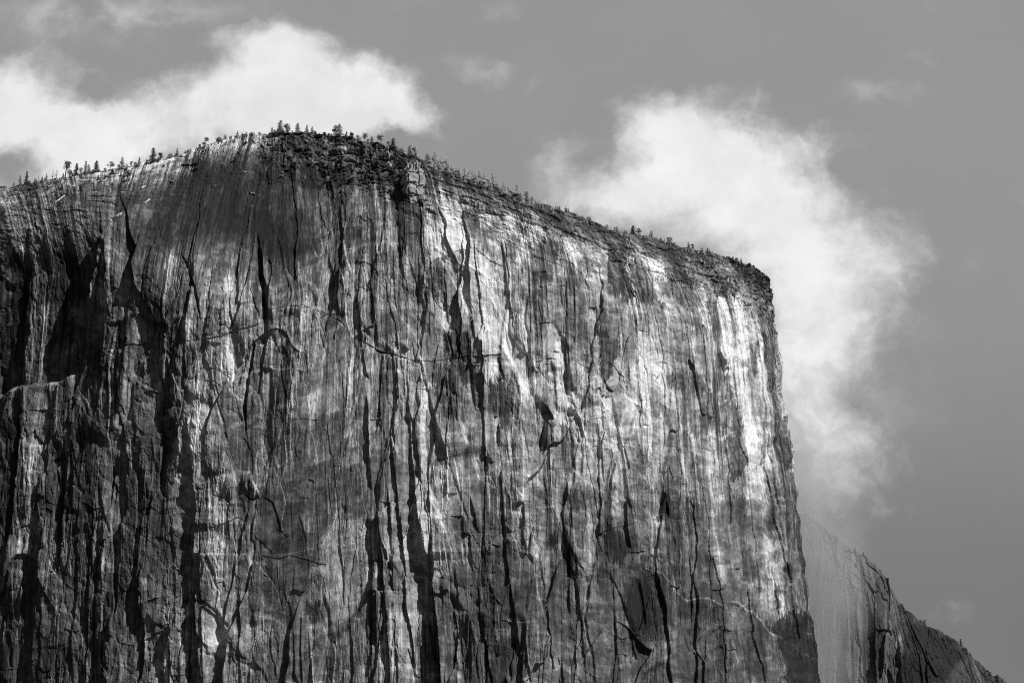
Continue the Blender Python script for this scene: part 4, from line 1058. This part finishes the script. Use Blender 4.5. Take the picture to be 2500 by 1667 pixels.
SKY = [ # photo u, height px, kind, form, tone, width factor, label
 (49,26,'conifer',2,'mid',.9,'slim conifer just left of the darker twin on the far left skyline'),
 (64,34,'conifer',0,'dark',.8,'dark spire shaped conifer on the far left skyline over a snow strip'),
 (93,18,'snag',0,'dark',1,'small bare tree alone between the dark spire and the umbrella pine group'),
 (113,17,'conifer',1,'mid',.9,'little ragged conifer on the far left skyline before the bare poles'),
 (128,28,'snag',1,'dark',.9,'tall bare pole tree left of the umbrella pine'),
 (138,24,'snag',0,'mid',1.3,'leaning bare tree with spread twigs beside the umbrella pine'),
 (159,42,'umbrella',0,'dark',1.0,'tallest flat topped pine with a long clear trunk on the left skyline'),
 (169,22,'round',0,'mid',1.2,'low bushy pine at the right foot of the umbrella pine'),
 (186,32,'conifer',3,'dark',.9,'broad dark conifer right of the umbrella pine'),
 (197,19,'round',2,'mid',1,'small bush like pine between two conifers on the left skyline'),
 (207,34,'conifer',2,'mid',.9,'thin pointed conifer left of the round pine on the left skyline'),
 (217,24,'round',1,'mid',1,'loose pine leaning against the thin pointed conifer'),
 (235,30,'round',1,'dark',1.1,'round headed pine at the right end of the left skyline group'),
 (268,21,'umbrella',1,'dark',1.3,'squat umbrella pine standing alone on the bare left skyline'),
 (289,16,'round',0,'mid',1,'low pine in front of the pointed conifer of the left shoulder'),
 (298,32,'conifer',3,'mid',.9,'pointed conifer between low bushes on the left shoulder'),
 (320,15,'round',2,'mid',1,'small rounded pine halfway up the left shoulder'),
 (330,12,'round',0,'mid',1,'tiny pine beside the small rounded one on the left shoulder'),
 (340,20,'conifer',0,'mid',1,'short dark conifer at the foot of the dome slab'),
 (374,38,'conifer',3,'dark',1.0,'large dense conifer at the start of the bright dome slab'),
 (393,20,'round',2,'dark',1.1,'bushy pine right against the large dense conifer'),
 (432,20,'conifer',0,'mid',1,'lone little conifer on the lower dome slab skyline'),
 (416,12,'round',0,'mid',1,'tiny pine left of the lone little conifer on the slab'),
 (488,12,'round',2,'mid',1.2,'flat bushy pine halfway up the bright slab'),
 (504,20,'umbrella',0,'dark',1.3,'wind bent pine on the bright slab skyline'),
 (533,16,'umbrella',1,'dark',1.9,'wide low pine on the bright slab skyline'),
 (580,16,'conifer',1,'mid',1,'small conifer near the top of the bright slab'),
 (600,12,'snag',0,'mid',1.3,'small bare tree near the top of the bright slab'),
 (634,13,'round',0,'mid',1,'small pine just below the summit on the left'),
 (664,17,'round',1,'mid',1.2,'light pine at the left edge of the summit grove'),
 (684,34,'round',1,'mid',1.15,'left half of the big rounded pine pair on the summit'),
 (698,32,'round',2,'mid',1.15,'right half of the big rounded pine pair on the summit'),
 (726,28,'round',1,'mid',1.1,'second rounded pine on the summit, on a dark knob'),
 (747,28,'conifer',3,'mid',.8,'left one of two small spires on the summit'),
 (759,26,'conifer',1,'mid',.9,'right one of two small spires on the summit'),
 (776,13,'round',0,'mid',1.1,'low bush like pine right of the two summit spires'),
 (815,30,'umbrella',1,'dark',1.2,'left stem of the big bushy pine right of the summit'),
 (828,32,'round',1,'mid',1.2,'big bushy pine right of the summit'),
 (846,15,'conifer',3,'mid',1,'small pine just right of the big bushy pine'),
 (872,15,'round',2,'mid',1.2,'low scrubby pine on the dark rim before the flat topped one'),
 (885,26,'umbrella',0,'mid',1.4,'flat topped pine on the dark rim above the boulders'),
 (897,16,'round',0,'mid',1.1,'low pine on the dark rim beside the flat topped one'),
 (909,20,'conifer',1,'mid',1.1,'small conifer on the dark rim left of the lollipop pine'),
 (932,26,'umbrella',0,'dark',1.2,'lollipop shaped pine on the dark rim with bare trunk'),
 (948,20,'round',2,'mid',1.1,'pine behind the pale boulders right of the lollipop pine'),
 (962,26,'round',1,'dark',1.2,'dark round pine leaning out above the pale boulders'),
 (980,24,'round',0,'pale',1.1,'pale pine left of the rock tower'),
 (1000,30,'round',1,'mid',1.1,'bushy pine on the summit of the rock tower, left'),
 (1014,32,'round',2,'pale',1.1,'pale bushy pine on top of the rock tower, right'),
 (1042,28,'round',1,'mid',1.0,'grey pine in the notch right of the rock tower'),
 (1060,46,'conifer',3,'pale',1.0,'tallest rime pale conifer right of the rock tower'),
 (1074,30,'conifer',1,'pale',1.0,'pale conifer behind the tallest rime pale one'),
 (1090,34,'umbrella',1,'pale',1.0,'pale flat topped pine on the upper right rim'),
 (1102,24,'round',1,'pale',1.0,'pale round pine below the flat topped pale pine'),
 (1134,36,'conifer',3,'pale',.9,'pale pointed conifer starting the second frosted clump'),
 (1147,26,'conifer',1,'pale',1.0,'pale conifer inside the second frosted clump'),
 (1170,38,'conifer',3,'pale',.9,'pale pointed conifer of the third frosted clump'),
 (1183,28,'conifer',1,'pale',1.0,'pale conifer inside the third frosted clump'),
 (1204,34,'conifer',0,'pale',1.1,'last tall pale conifer of the frosted clumps'),
 (1228,22,'conifer',1,'pale',1.1,'short pale conifer before the fluffy pale pine'),
 (1262,28,'round',1,'pale',1.2,'fluffy pale pine alone on the descending rim'),
 (1382,18,'conifer',0,'pale',1.0,'small pale spire on the middle of the descending rim'),
 (1440,14,'conifer',3,'mid',1.1,'small conifer halfway down the descending rim'),
 (1483,18,'round',1,'mid',1.2,'dark little pine above the curving slabs'),
 (1545,26,'round',1,'dark',1.3,'biggest round pine on the lower right rim'),
 (1556,20,'umbrella',1,'dark',1.2,'pine leaning on the biggest one of the lower right rim'),
 (1590,20,'conifer',3,'mid',1.0,'small conifer right of the biggest lower rim pine'),
 (1636,22,'round',2,'mid',1.5,'wide bushy pine on the lower right rim'),
 (1682,20,'conifer',2,'mid',1.0,'slender little conifer near the end of the rim'),
 (1800,15,'round',0,'mid',1.0,'last tiny pine before the cliff nose')]
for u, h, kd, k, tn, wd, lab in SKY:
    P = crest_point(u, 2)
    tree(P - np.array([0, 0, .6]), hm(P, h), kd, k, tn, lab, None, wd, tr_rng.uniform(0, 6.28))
def scatter(n, u0, u1, b0, b1, h0, h1, kinds, tones, label, group):
    c = 0
    for _ in range(n * 4):
        if c >= n: break
        u = tr_rng.uniform(u0, u1); i = int(np.argmin(np.abs(UC - u)))
        b = tr_rng.uniform(b0, b1)
        col = ec.V[:jcC + 1, i]; j = int(np.argmin(np.abs(col - (col[-1] + b))))
        P = ec.Q[j, i]
        kd = tr_rng.choice(kinds)
        tree(P - np.array([0, 0, .5]), hm(P, tr_rng.uniform(h0, h1)), kd, tr_rng.randrange(len(FORMS[kd])), tr_rng.choice(tones), label, group, tr_rng.uniform(.9, 1.4), tr_rng.uniform(0, 6.28))
        c += 1
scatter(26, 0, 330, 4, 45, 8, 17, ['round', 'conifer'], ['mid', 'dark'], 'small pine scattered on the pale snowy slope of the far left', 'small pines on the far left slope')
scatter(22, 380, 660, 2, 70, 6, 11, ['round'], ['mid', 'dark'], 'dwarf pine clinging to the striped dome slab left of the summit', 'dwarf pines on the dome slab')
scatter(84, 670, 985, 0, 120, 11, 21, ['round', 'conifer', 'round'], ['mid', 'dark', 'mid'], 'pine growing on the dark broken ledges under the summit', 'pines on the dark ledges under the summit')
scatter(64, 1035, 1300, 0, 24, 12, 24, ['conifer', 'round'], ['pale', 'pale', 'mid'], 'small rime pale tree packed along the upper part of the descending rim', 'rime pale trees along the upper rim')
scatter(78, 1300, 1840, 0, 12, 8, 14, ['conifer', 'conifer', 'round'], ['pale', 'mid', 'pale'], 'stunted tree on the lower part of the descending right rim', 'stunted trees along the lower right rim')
scatter(46, 0, 985, 0, 6, 7, 15, ['conifer', 'conifer', 'round'], ['mid', 'mid', 'dark'], 'short sapling filling the gaps between the taller trees of the left and summit skyline', 'saplings along the left and summit skyline')
# trees on the far ridge
UR = proj(rg.Q[rg.jc])[0]
for u, h, lab in ((2086,13,'small pine on the misty top of the rear ridge'), (2108,12,'bushy pine a little below the misty top of the rear ridge'), (2346,20,'lone slim conifer low on the rear ridge skyline')):
    P = rg.Q[rg.jc - 2, int(np.argmin(np.abs(UR - u)))]
    tree(P - np.array([0, 0, .6]), hm(P, h), 'conifer' if h > 15 else 'round', 2 if h > 15 else 1, 'dark', lab, None, 1.2)

# ------------------------------------------------------------------ rock tower on the rim
import bmesh
def rock_blocks(name, base, blocks, px, rz, mat):
    bm = bmesh.new(); g = random.Random(3)
    for (x0, x1, z0, z1, dpt, off) in blocks:
        r = bmesh.ops.create_cube(bm, size=1.0)
        for v in r['verts']:
            v.co.x = (x0 + x1) / 2 * px + v.co.x * (x1 - x0) * px * g.uniform(.9, 1.0)
            v.co.z = (z0 + z1) / 2 * px + v.co.z * (z1 - z0) * px * g.uniform(.94, 1.0)
            v.co.y = off * px + v.co.y * dpt * px * g.uniform(.85, 1.0)
        ed = list({e for v in r['verts'] for e in v.link_edges})
        bmesh.ops.bevel(bm, geom=ed, offset=2.2, segments=2, affect='EDGES')
    bmesh.ops.subdivide_edges(bm, edges=bm.edges[:], cuts=2, use_grid_fill=True)
    for v in bm.verts:
        c = v.co
        v.co += Vector((gn(c.y / 4, c.z / 5, 1), gn(c.x / 4, c.z / 5, 2), gn(c.x / 4, c.y / 5, 3))) * 1.5
    me = bpy.data.meshes.new(name); bm.to_mesh(me); bm.free()
    a = me.attributes.new('tone', 'FLOAT', 'POINT')
    a.data.foreach_set('value', np.full(len(me.vertices), .33, F32))
    me.materials.append(mat)
    o = bpy.data.objects.new(name, me); COL.objects.link(o)
    o.location = base; o.rotation_euler = (0, 0, rz)
    return o
j, i = ec.ground_at(1010, 478); P = ec.Q[j, i]
P = at(1010, 478, P[1] + 6)
tw = rock_blocks('rock_tower', P, [(-20,14,-34,-2,60,10),(-25,-1,-6,26,60,4),(-3,22,-8,20,58,6),(-26,6,24,56,58,5),(4,25,18,60,54,7),(-22,4,54,68,50,8),(1,23,57,74,46,9),(-15,0,66,88,30,10),(3,18,72,98,28,12),(-24,-14,60,76,24,14)], .435, R(22), M_ROCK)
tag(tw, 'pale square-cut rock tower of stacked blocks on the dark rim right of the summit', 'rock tower')
for (u, v, bl, lab) in ((951,415,[(-9,9,0,20,30,2)],'rounded pale boulder low under the lollipop pine'),
                        (947,385,[(-6,7,0,24,22,2),(-5,4,25,40,18,2)],'upright pale boulder on the dark rim below the lollipop pine')):
    j, i = ec.ground_at(u, v); Q_ = ec.Q[j, i]
    tag(rock_blocks('boulder', Q_ - np.array([0, 0, 2]), bl, .435, R(15), M_ROCK), lab, 'boulder')

# ------------------------------------------------------------------ snow patches
M_SNOW = plain('old_snow', 0.55, .06, .4)
def snow(u, v, L, ang, wpx, label, group=None):
    g = random.Random(int(u * 7 + v)); n = 9
    c, s_ = math.cos(math.radians(ang)), math.sin(math.radians(ang))
    rows = []
    for a in range(n):
        t = a / (n - 1) * 2 - 1
        hw = wpx * .30 * math.sqrt(max(0, 1 - t * t)) * g.uniform(.4, 1.3) + .12
        mid = g.uniform(-.4, .4)
        rows.append([(u + c * t * L / 2 + s_ * (q * hw), v - s_ * t * L / 2 + c * (q * hw) + mid, (1 - abs(q)) * .9 + .35) for q in (-1, -.4, .4, 1)])
    vs = []
    for r in rows:
        for (a, b, up) in r:
            j, i = ec.ground_at(a, b); p = ec.Q[j, i]
            p = at(a, b, p[1]); vs.append(tuple(p + ec.N[j, i] * up))
    k = len(vs)
    vs += [tuple(np.array(p) - np.array([0, -1.2, 1.0])) for p in vs]
    fs = []
    for a in range(n - 1):
        for b in range(3):
            q = a * 4 + b
            fs.append((q, q + 1, q + 5, q + 4)); fs.append((k + q, k + q + 4, k + q + 5, k + q + 1))
    for a in range(n - 1):
        for b in (0, 3): q = a * 4 + b; fs.append((q, q + 4, k + q + 4, k + q))
    for b in range(3):
        for q in (b, (n - 1) * 4 + b): fs.append((q, q + 1, k + q + 1, k + q))
    me = bpy.data.meshes.new('snow_patch'); me.from_pydata(vs, [], fs); me.materials.append(M_SNOW)
    o = bpy.data.objects.new('snow_patch', me); COL.objects.link(o)
    tag(o, label, 'snow patch', group)
snow(208,441,26,4,4,'wedge of snow under the left skyline tree group')
snow(85,448,50,6,2.5,'long thin snow strip along the far left skyline')
snow(6,457,20,8,5,'snow patch at the left picture edge')
snow(147,486,30,38,5,'slanting snow streak in the middle of the far left slope')
snow(350,457,14,35,4,'short slanting snow streak beside the dome shoulder')
snow(291,524,18,32,4,'snow streak low on the shoulder crest')
snow(360,491,18,38,3.5,'snow streak above the low one on the shoulder crest')
snow(617,472,15,-14,3,'curved snow sliver alone on the dark dome')
snow(598,420,14,-6,3,'small snow cap high on the dark dome')
snow(525,454,12,0,3,'tiny snow sliver on the left flank of the dome')
snow(663,340,20,15,4,'snow patch at the summit notch left of the round pines')
snow(706,386,14,4,5,'snow patch in the gully right of the dome')
snow(770,397,40,3,2.5,'long snowy ledge across the dark broken ground')
for q in ((88,467,10,4),(68,474,7,3),(120,455,16,2),(104,478,8,3),(300,470,8,3),(262,452,8,3),(180,455,10,2.5),(40,470,8,3),(230,470,14,2),(310,448,10,3)):
    snow(q[0], q[1], q[2], 15, q[3], 'small snow scrap scattered on the far left slope', 'snow scraps on the far left slope')
